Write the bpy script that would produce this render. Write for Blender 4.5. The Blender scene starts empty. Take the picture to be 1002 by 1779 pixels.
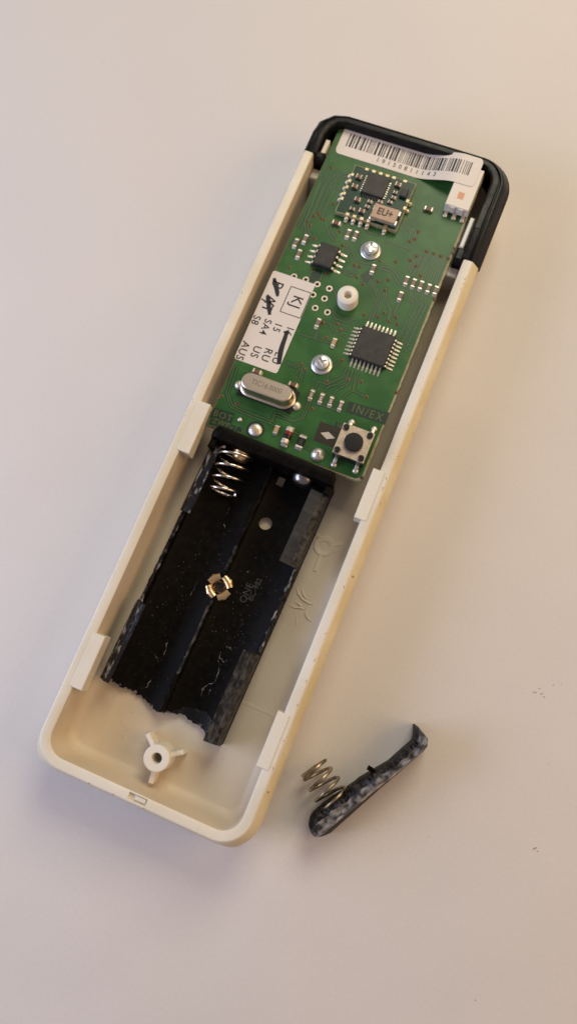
import bpy, bmesh, math, random
from mathutils import Matrix, Vector, noise
R = math.radians
random.seed(7)
scn = bpy.context.scene
scn.unit_settings.scale_length = 0.001            # one unit is one millimetre

# ------------------------------------------------------------------ camera
CROT = ((0.92416585, 0.37744026, -0.05879058),
        (0.35833234, -0.90992006, -0.20891009),
        (-0.13234581, 0.172001, -0.97616609))      # rows: image right, image down, view direction
CPOS = Vector((22.85420646, -35.00098039, 140.52796537))
FPX = 1255.4512
cam_d = bpy.data.cameras.new("camera")
cam = bpy.data.objects.new("camera", cam_d)
scn.collection.objects.link(cam)
r0, r1, r2 = [Vector(r) for r in CROT]
m = Matrix.Identity(4)
for i in range(3):
    m[i][0] = r0[i]; m[i][1] = -r1[i]; m[i][2] = -r2[i]; m[i][3] = CPOS[i]
cam.matrix_world = m
cam_d.sensor_fit = 'VERTICAL'; cam_d.sensor_height = 36; cam_d.sensor_width = 36
cam_d.lens = FPX / 1779 * 36
cam_d.clip_start = 1; cam_d.clip_end = 5000
cam_d.dof.use_dof = True; cam_d.dof.focus_distance = 133
cam_d.dof.aperture_fstop = cam_d.lens * 1e-3 / (2 * 1.1)
scn.camera = cam

# ------------------------------------------------------------------ light
scn.view_settings.view_transform = 'Standard'
scn.view_settings.look = 'None'
scn.view_settings.exposure = 0.07
scn.view_settings.gamma = 1
scn.cycles.use_denoising = True
wd = bpy.data.worlds.new("World"); scn.world = wd; wd.use_nodes = True
bg = wd.node_tree.nodes["Background"]
bg.inputs[0].default_value = (1.0, 0.85, 0.88, 1); bg.inputs[1].default_value = 0.22


def area(name, loc, target, sx, sy, power, col):
    d = bpy.data.lights.new(name, 'AREA'); d.shape = 'RECTANGLE'; d.size = sx; d.size_y = sy
    d.energy = power; d.color = col
    o = bpy.data.objects.new(name, d); scn.collection.objects.link(o)
    o.location = loc
    o.rotation_euler = (Vector(target) - Vector(loc)).to_track_quat('-Z', 'Y').to_euler()
    return o


area("window_light", (-260, -120, 140), (0, -20, 0), 220, 150, 6.9e5, (0.63, 0.71, 1.0))
area("ceiling_lamp", (20, 330, 330), (0, 60, 0), 220, 220, 9.5e5, (1.0, 0.93, 0.71))
area("side_lamp", (320, 100, 230), (0, 0, 0), 280, 220, 5.8e5, (1.0, 0.62, 0.26))

# ------------------------------------------------------------------ helpers
C = scn.collection
W = {}


def at(px, py, z):                                 # a measured spot of the photograph, as a point at height z
    d = r0 * ((px - 501) / FPX) + r1 * ((py - 889.5) / FPX) + r2
    return CPOS + d * ((z - CPOS.z) / d.z)


def empty(name, loc, label, cat, rot=0):
    o = bpy.data.objects.new(name, None); C.objects.link(o)
    o.empty_display_size = 2
    o.location = loc; o.rotation_euler = (0, 0, rot)
    W[o] = Matrix.Translation(loc) @ Matrix.Rotation(rot, 4, 'Z')
    o['label'] = label; o['category'] = cat
    return o


def link(name, me, parent=None, loc=(0, 0, 0), rz=0, rx=0, ry=0, F=None, sc=(1, 1, 1), kind=None):
    o = bpy.data.objects.new(name, me); C.objects.link(o)
    B = Matrix.Translation(loc) @ Matrix.Rotation(rz, 4, 'Z') @ Matrix.Rotation(ry, 4, 'Y') @ Matrix.Rotation(rx, 4, 'X') @ Matrix.Diagonal((*sc, 1))
    if F is not None: B = F @ B
    W[o] = B
    if parent is not None:
        o.parent = parent
        o.matrix_parent_inverse = W[parent].inverted()
    o.matrix_basis = B
    if kind: o['kind'] = kind
    return o


def finish(me, smooth=35):
    if smooth:
        for p in me.polygons: p.use_smooth = True
        me.set_sharp_from_angle(angle=R(smooth))
    return me


class MB:
    def __init__(s): s.v = []; s.f = []; s.m = []; s.mi = 0

    def add(s, vs, fs):
        b = len(s.v); s.v += [tuple(v) for v in vs]
        for f in fs: s.f.append(tuple(b + i for i in f)); s.m.append(s.mi)

    def box(s, x0, x1, y0, y1, z0, z1, rz=0, c=None, bev=0):
        if bev:
            b = bev
            vs = []
            for (z, i) in ((z0, 0), (z1 - b, 0), (z1, b)):
                vs += [(x0 + i, y0 + i, z), (x1 - i, y0 + i, z), (x1 - i, y1 - i, z), (x0 + i, y1 - i, z)]
            fs = [(3, 2, 1, 0), (8, 9, 10, 11)]
            for k in (0, 4):
                for j in range(4): fs.append((k + j, k + (j + 1) % 4, k + 4 + (j + 1) % 4, k + 4 + j))
        else:
            vs = [(x, y, z) for z in (z0, z1) for (x, y) in ((x0, y0), (x1, y0), (x1, y1), (x0, y1))]
            fs = [(3, 2, 1, 0), (4, 5, 6, 7)] + [(j, (j + 1) % 4, 4 + (j + 1) % 4, 4 + j) for j in range(4)]
        if rz:
            cx, cy = c if c else ((x0 + x1) / 2, (y0 + y1) / 2)
            co, si = math.cos(rz), math.sin(rz)
            vs = [(cx + (x - cx) * co - (y - cy) * si, cy + (x - cx) * si + (y - cy) * co, z) for x, y, z in vs]
        s.add(vs, fs)

    def poly(s, pts, z0, z1):                      # prism, pts counter-clockwise
        n = len(pts)
        s.add([(x, y, z0) for x, y in pts] + [(x, y, z1) for x, y in pts],
              [tuple(range(n))[::-1], tuple(range(n, 2 * n))] + [(i, (i + 1) % n, n + (i + 1) % n, n + i) for i in range(n)])

    def lathe(s, prof, n=24, c=(0, 0, 0), capb=True, capt=True):
        vs = []; fs = []
        for r, z in prof:
            for k in range(n):
                a = 2 * math.pi * k / n
                vs.append((c[0] + r * math.cos(a), c[1] + r * math.sin(a), c[2] + z))
        for j in range(len(prof) - 1):
            for k in range(n):
                fs.append((j * n + k, j * n + (k + 1) % n, (j + 1) * n + (k + 1) % n, (j + 1) * n + k))
        if capb: fs.append(tuple(range(n))[::-1])
        if capt: fs.append(tuple((len(prof) - 1) * n + k for k in range(n)))
        s.add(vs, fs)

    def tube(s, pts, r, n=8):
        pts = [Vector(p) for p in pts]; vs = []; fs = []
        up = None
        for i, p in enumerate(pts):
            t = (pts[min(i + 1, len(pts) - 1)] - pts[max(i - 1, 0)]).normalized()
            if up is None: up = t.orthogonal().normalized()
            up = (up - t * up.dot(t)).normalized(); sd = t.cross(up)
            rr = r[i] if isinstance(r, (list, tuple)) else r
            for k in range(n):
                a = 2 * math.pi * k / n
                vs.append(p + (up * math.cos(a) + sd * math.sin(a)) * rr)
        for i in range(len(pts) - 1):
            for k in range(n): fs.append((i * n + k, i * n + (k + 1) % n, (i + 1) * n + (k + 1) % n, (i + 1) * n + k))
        fs.append(tuple(range(n))[::-1]); fs.append(tuple((len(pts) - 1) * n + k for k in range(n)))
        s.add(vs, fs)

    def strip(s, pts, w, z, th=0.02):              # flat line of width w through 2-D points
        P = [Vector((p[0], p[1])) for p in pts]
        out = []
        for i, p in enumerate(P):
            a = (P[i] - P[i - 1]).normalized() if i else None
            b = (P[i + 1] - P[i]).normalized() if i < len(P) - 1 else None
            t = ((a or b) + (b or a)).normalized()
            nrm = Vector((-t.y, t.x))
            k = 1 / max(0.6, abs(nrm.dot(Vector((-(a or b).y, (a or b).x)))))
            ww = (w[i] if isinstance(w, (list, tuple)) else w) / 2
            out.append((p + nrm * ww * k, p - nrm * ww * k))
        vs = []; fs = []
        for l, r_ in out: vs += [(l.x, l.y, z), (r_.x, r_.y, z), (l.x, l.y, z - th), (r_.x, r_.y, z - th)]
        for i in range(len(P) - 1):
            a = 4 * i; b = a + 4
            fs += [(a, a + 1, b + 1, b), (a + 2, a, b, b + 2), (a + 1, a + 3, b + 3, b + 1)]
        e = 4 * (len(P) - 1)
        fs += [(1, 0, 2, 3), (e, e + 1, e + 3, e + 2)]
        s.add(vs, fs)

    def mesh(s, name, mats, smooth=35):
        me = bpy.data.meshes.new(name)
        me.from_pydata(s.v, [], s.f)
        for mm in (mats if isinstance(mats, (list, tuple)) else [mats]): me.materials.append(mm)
        me.polygons.foreach_set('material_index', s.m)
        me.validate(); me.update()
        return finish(me, smooth)


def baked(me, cutters=(), bevel=0):                # cut holes / bevel edges, return the finished mesh
    tmp = bpy.data.objects.new("tmp", me); C.objects.link(tmp)
    cs = []
    for cme in cutters:
        co = bpy.data.objects.new("cut", cme); C.objects.link(co); cs.append(co)
        md = tmp.modifiers.new("b", 'BOOLEAN'); md.object = co; md.solver = 'EXACT'; md.operation = 'DIFFERENCE'
    if bevel:
        md = tmp.modifiers.new("v", 'BEVEL'); md.width = bevel; md.segments = 2; md.limit_method = 'ANGLE'; md.angle_limit = R(40)
    dg = bpy.context.evaluated_depsgraph_get(); dg.update()
    res = bpy.data.meshes.new_from_object(tmp.evaluated_get(dg))
    for o in cs + [tmp]: bpy.data.objects.remove(o)
    if not len(res.materials):
        for mm in me.materials: res.materials.append(mm)
    return finish(res)


def text_mesh(txt, size, mat, sx=1.0, bold=0.0, ext=0.012, space=1.0):
    cu = bpy.data.curves.new("t", 'FONT'); cu.body = txt; cu.size = size
    cu.align_x = 'CENTER'; cu.align_y = 'CENTER'; cu.extrude = ext; cu.offset = bold; cu.resolution_u = 3
    cu.space_character = space
    o = bpy.data.objects.new("t", cu); C.objects.link(o)
    dg = bpy.context.evaluated_depsgraph_get(); dg.update()
    me = bpy.data.meshes.new_from_object(o.evaluated_get(dg))
    bpy.data.objects.remove(o)
    me.transform(Matrix.Diagonal((sx, 1, 1, 1)))
    me.materials.clear(); me.materials.append(mat)
    return me


# ------------------------------------------------------------------ materials
def mat(name, col, rough=0.5, metal=0.0, col2=None, nscale=0.3, nlo=0.4, nhi=0.65, bump=0.0, bscale=1.0, spec=None,
        sss=0.0, rough2=None, stretch=(1, 1, 1), detail=4, coat=0.0, speck=None):
    m_ = bpy.data.materials.new(name); m_.use_nodes = True
    nt = m_.node_tree; N = nt.nodes; Lk = nt.links
    b = N["Principled BSDF"]
    b.inputs["Base Color"].default_value = (*col, 1); b.inputs["Roughness"].default_value = rough
    b.inputs["Metallic"].default_value = metal
    if spec is not None: b.inputs["Specular IOR Level"].default_value = spec
    if sss:
        b.inputs["Subsurface Weight"].default_value = sss; b.inputs["Subsurface Radius"].default_value = (1.0, 0.75, 0.4)
        b.inputs["Subsurface Scale"].default_value = 1.0
    if coat: b.inputs["Coat Weight"].default_value = coat; b.inputs["Coat Roughness"].default_value = 0.15
    tc = N.new("ShaderNodeTexCoord"); mp = N.new("ShaderNodeMapping"); mp.inputs["Scale"].default_value = stretch
    Lk.new(tc.outputs["Object"], mp.inputs[0])

    def nz(sc, lo, hi, det=4):
        n = N.new("ShaderNodeTexNoise"); n.inputs["Scale"].default_value = sc; n.inputs["Detail"].default_value = det
        Lk.new(mp.outputs[0], n.inputs["Vector"])
        r = N.new("ShaderNodeMapRange"); r.inputs[1].default_value = lo; r.inputs[2].default_value = hi
        Lk.new(n.outputs[0], r.inputs[0]); return n, r
    last = None
    if col2 is not None:
        n, r = nz(nscale, nlo, nhi, detail)
        mx = N.new("ShaderNodeMix"); mx.data_type = 'RGBA'
        mx.inputs[6].default_value = (*col, 1); mx.inputs[7].default_value = (*col2, 1)
        Lk.new(r.outputs[0], mx.inputs[0]); last = mx.outputs[2]
        if rough2 is not None:
            rr = N.new("ShaderNodeMapRange"); rr.inputs[3].default_value = rough; rr.inputs[4].default_value = rough2
            Lk.new(r.outputs[0], rr.inputs[0]); Lk.new(rr.outputs[0], b.inputs["Roughness"])
    if speck:                                      # (colour, scale, lo, hi)
        n, r = nz(speck[1], speck[2], speck[3], 6)
        mx = N.new("ShaderNodeMix"); mx.data_type = 'RGBA'
        if last is None: mx.inputs[6].default_value = (*col, 1)
        else: Lk.new(last, mx.inputs[6])
        mx.inputs[7].default_value = (*speck[0], 1)
        Lk.new(r.outputs[0], mx.inputs[0]); last = mx.outputs[2]
    if last is not None: Lk.new(last, b.inputs["Base Color"])
    if bump:
        n = N.new("ShaderNodeTexNoise"); n.inputs["Scale"].default_value = bscale; n.inputs["Detail"].default_value = 5
        Lk.new(mp.outputs[0], n.inputs["Vector"])
        bp = N.new("ShaderNodeBump"); bp.inputs["Strength"].default_value = 1.0; bp.inputs["Distance"].default_value = bump
        Lk.new(n.outputs[0], bp.inputs["Height"]); Lk.new(bp.outputs[0], b.inputs["Normal"])
    return m_


M = {}
M['cream'] = mat('cream_plastic', (0.80, 0.755, 0.65), 0.42, col2=(0.72, 0.66, 0.51), nscale=0.09, nlo=.35, nhi=.7, bump=0.03, bscale=1.5, sss=0.15,
                 speck=((0.38, 0.29, 0.16), 1.5, 0.70, 0.77))
M['inner'] = mat('tan_aged_bounce_plastic', (0.67, 0.58, 0.45), 0.45, col2=(0.61, 0.515, 0.38), nscale=0.09, nlo=.35, nhi=.7, bump=0.03, bscale=1.5, spec=.35)  # aged tan, with the warm bounce light inside the shell painted into the colour
M['yellowed'] = mat('yellowed_plastic', (0.68, 0.57, 0.34), 0.4, col2=(0.74, 0.65, 0.44), nscale=0.15, bump=0.02, bscale=2,
                    speck=((0.25, 0.18, 0.08), 1.2, 0.67, 0.74))
M['dirt'] = mat('brown_grime', (0.30, 0.22, 0.12), 0.8)
M['white'] = mat('white_plastic', (0.80, 0.76, 0.66), 0.38, sss=0.15, bump=0.01, bscale=3)
M['cap'] = mat('black_cap_plastic', (0.006, 0.006, 0.007), 0.33, col2=(0.010, 0.010, 0.010), nscale=0.6, rough2=0.45, bump=0.02, bscale=1.2, spec=.22)
M['black'] = mat('black_holder_plastic', (0.0035, 0.003, 0.0025), 0.42, bump=0.03, bscale=0.9, col2=(0.007, 0.0055, 0.004), nscale=0.8, spec=.07,
                 speck=((0.12, 0.115, 0.10), 2.6, 0.71, 0.77), rough2=0.5)
M['scuff'] = mat('scuffed_black_plastic', (0.006, 0.006, 0.007), 0.3, col2=(0.32, 0.32, 0.33), nscale=0.8, nlo=0.52, nhi=0.66, rough2=0.6, spec=.4,
                 bump=0.06, bscale=2.5, detail=6, stretch=(1.6, .5, 1.6))
M['scuff_lt'] = mat('rubbed_grey_plastic', (0.010, 0.010, 0.010), 0.4, col2=(0.075, 0.07, 0.062), nscale=0.8, nlo=0.44, nhi=0.70, rough2=0.65, spec=.3,
                    bump=0.06, bscale=2.5, detail=9, stretch=(1.4, .7, 1.2))
M['torn'] = mat('torn_black_plastic', (0.006, 0.006, 0.007), 0.33, col2=(0.06, 0.058, 0.055), nscale=0.5, nlo=0.54, nhi=0.70, rough2=0.5, spec=.25, bump=.10, bscale=2.5, detail=6)
M['stress'] = mat('stress_greyed_plastic', (0.03, 0.03, 0.03), 0.55, col2=(0.27, 0.26, 0.255), nscale=0.7, nlo=0.40, nhi=0.62, rough2=0.7, spec=.25, bump=.10, bscale=3.5, detail=10, speck=((0.015, 0.015, 0.015), 2.5, .63, .69))
M['lip'] = mat('matte_grey_black_plastic', (0.020, 0.020, 0.021), 0.5, spec=.35, col2=(0.035, 0.034, 0.033), nscale=.3, bump=0.03, bscale=5, speck=((0.12, 0.12, 0.11), 4.0, 0.66, 0.74))
M['edge'] = mat('whitened_break_edge', (0.10, 0.09, 0.085), 0.55, col2=(0.42, 0.38, 0.35), nscale=.8, nlo=.40, nhi=.66, bump=.08, bscale=4, detail=10)
M['gloss'] = mat('glossy_black_plastic', (0.006, 0.006, 0.008), 0.2, spec=.6, col2=(0.012, 0.012, 0.013), nscale=.7, rough2=.38, bump=.05, bscale=1.5)
M['scratch'] = mat('pale_scratch', (0.20, 0.19, 0.16), 0.6, col2=(0.02, 0.02, 0.02), nscale=1.2, nlo=.42, nhi=.58)
M['mask'] = mat('green_solder_mask', (0.024, 0.102, 0.024), 0.34, col2=(0.040, 0.130, 0.032), nscale=0.2, nlo=.42, nhi=.58, bump=0.015, bscale=1.5, spec=.28)
M['mask_dk'] = mat('bare_laminate_green', (0.005, 0.028, 0.012), 0.4)
M['mask_lt'] = mat('covered_copper_green', (0.060, 0.140, 0.040), 0.36, spec=.3)
M['brown'] = mat('brown_laminate', (0.030, 0.022, 0.010), 0.35)
M['modgreen'] = mat('dark_green_solder_mask', (0.002, 0.036, 0.018), 0.3, bump=0.01, bscale=2, spec=.25)
M['fibre'] = mat('fibreglass_edge', (0.30, 0.27, 0.13), 0.6, col2=(0.42, 0.38, 0.24), nscale=1.2, bump=0.1, bscale=3)
M['silk'] = mat('olive_etched_lettering', (0.095, 0.115, 0.035), 0.45)
M['viaring'] = mat('via_ring', (0.14, 0.085, 0.03), 0.4, metal=0.2)
M['hole'] = mat('dark_drill_hole', (0.012, 0.006, 0.003), 0.7)
M['tin'] = mat('tinned_ring', (0.62, 0.54, 0.45), 0.35, metal=0.8)
M['solder'] = mat('solder', (0.86, 0.80, 0.72), 0.42, col2=(0.62, 0.56, 0.48), nscale=2.0, rough2=0.55, metal=1.0, bump=0.05, bscale=3)
M['gold'] = mat('gold_pad', (0.60, 0.46, 0.24), 0.5, metal=.8, col2=(.70, .62, .5), nscale=1.2)
M['steel'] = mat('zinc_steel', (0.86, 0.87, 0.86), 0.33, metal=0.9, bump=0.02, bscale=2)
M['dull'] = mat('dull_contact_steel', (0.32, 0.30, 0.29), 0.3, metal=1.0)
M['wire'] = mat('spring_wire', (0.72, 0.66, 0.58), 0.2, metal=1.0)
M['wire_old'] = mat('tarnished_spring_wire', (0.50, 0.43, 0.30), 0.28, metal=1.0, col2=(0.17, 0.13, 0.10), nscale=0.5, rough2=0.45)
M['brass'] = mat('brass', (0.86, 0.60, 0.32), 0.3, metal=1.0, bump=0.04, bscale=2)
M['nickel'] = mat('warm_nickel', (0.66, 0.57, 0.46), 0.34, metal=1.0, bump=0.01, bscale=3)
M['nickel_lo'] = mat('etched_grey', (0.22, 0.18, 0.14), 0.6, metal=0.5)
M['chip'] = mat('black_chip_resin', (0.020, 0.018, 0.017), 0.55, bump=0.02, bscale=6, col2=(0.035, 0.032, 0.03), nscale=0.9)
M['resist'] = mat('brown_ceramic', (0.17, 0.12, 0.10), 0.5, col2=(0.28, 0.20, 0.17), nscale=1.5)
M['tan'] = mat('tan_ceramic', (0.45, 0.30, 0.17), 0.45)
M['rust'] = mat('rust_ceramic', (0.16, 0.075, 0.045), 0.5)
M['blackp'] = mat('black_component', (0.012, 0.012, 0.012), 0.3)
M['ceramic'] = mat('tan_crystal_lid', (0.48, 0.34, 0.23), 0.5, col2=(0.42, 0.29, 0.19), nscale=.7)
M['white_led'] = mat('white_moulding', (0.74, 0.68, 0.60), 0.45, sss=0.1)
M['copper'] = mat('orange_window', (0.60, 0.26, 0.13), 0.4)
M['paper'] = mat('white_sticker', (0.72, 0.66, 0.60), 0.5, bump=0.01, bscale=2)
M['ink'] = mat('black_print', (0.015, 0.014, 0.018), 0.55)
M['marker'] = mat('black_marker_pen', (0.008, 0.008, 0.014), 0.4)
M['red'] = mat('red_band', (0.22, 0.02, 0.02), 0.2)
M['switch'] = mat('switch_steel_plate', (0.62, 0.52, 0.42), 0.42, metal=0.85, col2=(0.50, 0.40, 0.30), nscale=0.9, bump=0.02, bscale=2)
M['diamond'] = mat('tinned_diamond', (0.70, 0.62, 0.50), 0.35, metal=0.5)
M['etch'] = mat('raised_floor_marks', (0.05, 0.047, 0.04), 0.5, col2=(0.02, 0.02, 0.02), nscale=1.6)
M['smudge'] = mat('grey_smudge', (0.38, 0.32, 0.28), 0.9)

# ------------------------------------------------------------------ tabletop
tm = bpy.data.materials.new('paper_white_tabletop'); tm.use_nodes = True
nt = tm.node_tree; N = nt.nodes; Lk = nt.links; b = N["Principled BSDF"]
b.inputs["Roughness"].default_value = 0.62; b.inputs["Specular IOR Level"].default_value = 0.3
tc = N.new("ShaderNodeTexCoord")
n1 = N.new("ShaderNodeTexNoise"); n1.inputs["Scale"].default_value = 0.03; n1.inputs["Detail"].default_value = 3
n2 = N.new("ShaderNodeTexNoise"); n2.inputs["Scale"].default_value = 1.6; n2.inputs["Detail"].default_value = 6
n3 = N.new("ShaderNodeTexNoise"); n3.inputs["Scale"].default_value = 0.035; n3.inputs["Detail"].default_value = 1.5
for n in (n1, n2, n3): Lk.new(tc.outputs["Object"], n.inputs["Vector"])
mx = N.new("ShaderNodeMix"); mx.data_type = 'RGBA'
mx.inputs[6].default_value = (0.66, 0.63, 0.605, 1); mx.inputs[7].default_value = (0.72, 0.68, 0.645, 1)
Lk.new(n1.outputs[0], mx.inputs[0])
mx2 = N.new("ShaderNodeMix"); mx2.data_type = 'RGBA'; mx2.blend_type = 'MULTIPLY'; mx2.inputs[0].default_value = 1
mr = N.new("ShaderNodeMapRange"); mr.inputs[1].default_value = 0.3; mr.inputs[2].default_value = 0.7; mr.inputs[3].default_value = 0.975; mr.inputs[4].default_value = 1.015
Lk.new(n2.outputs[0], mr.inputs[0]); Lk.new(mx.outputs[2], mx2.inputs[6]); Lk.new(mr.outputs[0], mx2.inputs[7])
Lk.new(mx2.outputs[2], b.inputs["Base Color"])
b1 = N.new("ShaderNodeBump"); b1.inputs["Strength"].default_value = 1; b1.inputs["Distance"].default_value = 0.022
Lk.new(n2.outputs[0], b1.inputs["Height"])
b2 = N.new("ShaderNodeBump"); b2.inputs["Strength"].default_value = 1; b2.inputs["Distance"].default_value = 0.8
Lk.new(n3.outputs[0], b2.inputs["Height"]); Lk.new(b1.outputs[0], b2.inputs["Normal"]); Lk.new(b2.outputs[0], b.inputs["Normal"])
mb = MB(); mb.box(-700, 700, -700, 900, -20, 0)
t = link('tabletop', mb.mesh('tabletop', tm, 0), kind='structure')
mb = MB()
for (px, py, dx, dy, a) in ((928, 1203, 1.0, .25, .2), (940, 1205, .8, .2, .9), (944, 1211, .5, .2, -.4), (936, 1196, .4, .2, 0), (960, 1190, .5, .15, .5),
                            (928, 1474, .9, .3, .9), (933, 1479, .4, .2, 0), (672, 1412, .15, .15, 0), (744, 1453, .15, .15, 0), (974, 1189, .3, .12, .6)):
    p = at(px, py, 0)
    pts = []
    for k in range(9):
        aa = 2 * math.pi * k / 9; rr = random.uniform(.6, 1.1)
        u, v = dx * .5 * rr * math.cos(aa), dy * .5 * rr * math.sin(aa)
        pts.append((p.x + u * math.cos(a) - v * math.sin(a), p.y + u * math.sin(a) + v * math.cos(a)))
    mb.poly(pts, 0.0, 0.05)
dr = random.Random(21)
for k in range(60):
    x, y = dr.uniform(-90, 110), dr.uniform(-130, 120)
    if abs(x) < 26 and abs(y) < 76: continue
    w_ = dr.uniform(.03, .09); mb.poly([(x - w_, y), (x, y - w_), (x + w_ * dr.uniform(1, 3), y + w_ * .3), (x, y + w_)], 0, .03)
cr = link('crumbs', mb.mesh('crumbs', M['smudge'], 0), kind='stuff')
cr['label'] = 'tiny dark specks and smudges scattered on the tabletop'; cr['category'] = 'specks'

# ------------------------------------------------------------------ housing
H = empty('remote_housing', (0, 0, 0), 'long cream plastic shell with a black end cap, lying open on the tabletop', 'remote control housing')
HX, HY, R0 = 20.0, 69.0, 5.5
YR, YL = 46.6, 58.7                                # where the black cap starts on the right and on the left side


def ring(d, extra=True):
    hx, hy, r = HX - d, HY - d, max(R0 - d, 0.8)
    pts = []
    n = 9

    def corner(cx, cy, a0):
        for k in range(n + 1):
            a = a0 + (math.pi / 2) * k / n
            pts.append((cx + r * math.cos(a), cy + r * math.sin(a)))
    corner(hx - r, -hy + r, -math.pi / 2)          # bottom right
    for y in (-30, 0, 30, YR - .04, YR + .04, YL): pts.append((hx, y))
    corner(hx - r, hy - r, 0)                      # top right
    corner(-hx + r, hy - r, math.pi / 2)           # top left
    for y in (YL + .04, YL - .04, 30, 0, -30): pts.append((-hx, y))
    corner(-hx + r, -hy + r, math.pi)              # bottom left
    # the flange stands out less on the left and bottom sides
    return [((-HX - (abs(x) - HX) * .45) if x < -HX else x, (-HY - (abs(y) - HY) * .45) if y < -HY else y) for x, y in pts]


prof = [(3.0, 0.0), (1.2, 0.7), (0.0, 2.2), (-0.9, 5.0), (-1.35, 8.2), (-1.42, 9.6), (-1.3, 10.4), (-0.12, 11.75), (0.2, 12.0), (1.6, 12.0), (1.85, 11.85), (1.95, 11.4),
        (2.1, 5.2), (2.35, 4.2), (2.9, 3.4), (3.9, 3.0)]
vs = []; fs = []; fm = []
for d, z in prof:
    for (x, y) in ring(d):
        zz = z
        if (x > 0 and y > YR) or (x <= 0 and y > YL): zz = min(z, 6.5)
        vs.append((x, y, zz))
nr = len(ring(0))
for j in range(len(prof) - 1):
    for k in range(nr):
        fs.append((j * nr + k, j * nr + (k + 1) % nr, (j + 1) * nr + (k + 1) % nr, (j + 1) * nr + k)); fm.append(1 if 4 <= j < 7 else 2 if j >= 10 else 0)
fs.append(tuple(range(nr))[::-1]); fm.append(0)
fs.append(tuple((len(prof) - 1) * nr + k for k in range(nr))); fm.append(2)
me = bpy.data.meshes.new('shell'); me.from_pydata(vs, [], fs)
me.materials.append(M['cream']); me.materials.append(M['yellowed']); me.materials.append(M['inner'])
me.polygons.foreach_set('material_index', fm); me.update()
mb = MB(); mb.box(-1.3, 2.1, -68.5, -67.35, 11.45, 13)
cut1 = mb.mesh('c', M['cream'], 0)
shell = link('shell', baked(me, [cut1]), H)
mb = MB(); mb.box(-0.1, 1.9, -68.3, -67.5, 11.3, 11.8, bev=.1)
link('latch_block', mb.mesh('latch_block', M['cream']), H)

grime = random.Random(3)
mb = MB()
for k in range(30):
    side = grime.choice((-1, 1, 1, 1, 1, 1)); y = grime.uniform(-64, 44); x = side * (19.7 + grime.uniform(-.1, .1)); l = grime.choice((.08, .12, .2, .5))
    mb.box(x - .05, x + .06, y - l / 2, y + l / 2, 12.0 - .12, 12.008 if abs(x) < 19.78 else 11.99, rz=R(grime.uniform(-20, 20)))
for k in range(3):
    x = grime.uniform(-15, 15); mb.box(x - grime.uniform(.05, .3), x + .05, -68.95, -68.8, 11.9, 12.01, rz=R(grime.uniform(-20, 20)))
for k in range(34):
    x, y = grime.uniform(-13, 13), grime.uniform(-64, -55); l = grime.uniform(.03, .09); mb.box(x - l, x + l, y - l * .6, y + l * .6, 2.9, 3.015, rz=grime.uniform(0, 3))
link('grime_marks', mb.mesh('grime_marks', M['dirt'], 0), shell, kind='stuff')

# clip tabs: top face, and a block that hangs from the rim inwards
for (x0, x1, y0, y1) in ((-18.7, -16.1, -8.9, 1.5), (-18.7, -16.3, -55.5, -45.4), (16.8, 19.1, -8.9, 1.0), (17.0, 19.2, -55.2, -45.4)):
    mb = MB(); mb.box(x0, x1, y0, y1, 8.7, 12.13, bev=.12)
    link('clip_tab', mb.mesh('clip_tab', M['white'] if x0 > 0 else M['cream']), H)


def boss(c, r, z1, hole, angs, ln, rz):
    mb = MB(); mb.lathe([(hole * .9, 3.2), (hole, 3.2), (hole, z1 - .2), (hole + .12, z1), (r - .15, z1), (r, z1 - .15), (r + .1, 2.9)], 32, (c[0], c[1], 0), capt=False)
    o = link('screw_boss', mb.mesh('screw_boss', M['white']), H)
    mb = MB(); mb.lathe([(0, 0), (hole * 1.0, 0)], 20, (c[0], c[1], 3.25), capb=False, capt=False)
    link('screw_hole', mb.mesh('screw_hole', M['yellowed']), o)
    for a in angs:
        mb = MB(); mb.box(r - .3, ln, -.42, .42, 2.9, rz, bev=.12)
        link('support_rib', mb.mesh('support_rib', M['white']), o, (c[0], c[1], 0), rz=R(a))


boss((0.0, -61.5), 2.35, 8.0, 0.95, (34, 140, -84), 4.6, 6.6)
mb = MB(); mb.lathe([(1.0, 2.95), (1.0, 3.08), (1.2, 3.14), (1.9, 3.14), (2.15, 2.95)], 28, (13.1, -14.5, 0), capb=False, capt=False)
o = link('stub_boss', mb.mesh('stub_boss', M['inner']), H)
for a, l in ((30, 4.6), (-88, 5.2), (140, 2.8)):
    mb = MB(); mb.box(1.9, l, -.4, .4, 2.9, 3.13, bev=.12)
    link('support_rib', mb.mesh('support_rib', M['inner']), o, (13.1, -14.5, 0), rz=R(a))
# dried glue ridges on the floor
mb = MB()
for line in (((515, 1020), (518, 1032), (526, 1042), (536, 1048), (545, 1050)), ((524, 1022), (527, 1034), (533, 1042)),
             ((500, 1050), (512, 1056), (522, 1056), (530, 1060)), ((532, 1058), (530, 1066), (534, 1074), (541, 1080)), ((536, 1050), (531, 1058)),
             ((516, 1070), (514, 1084)), ((512, 1044), (520, 1050), (523, 1056)), ((548, 940), (545, 952)), ((576, 946), (586, 947), (595, 942))):
    P = [at(x, y, 2.96) for x, y in line]
    mb.tube(P, [.12] + [.20 + .08 * random.random() for _ in P[1:-1]] + [.12 if len(P) > 2 else .2], 7)
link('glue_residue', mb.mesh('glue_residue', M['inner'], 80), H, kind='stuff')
mb = MB(); mb.box(-17, 17, -47.5, -46.9, 2.7, 3.05, bev=.04); link('floor_step', mb.mesh('floor_step', M['inner']), H)
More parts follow.
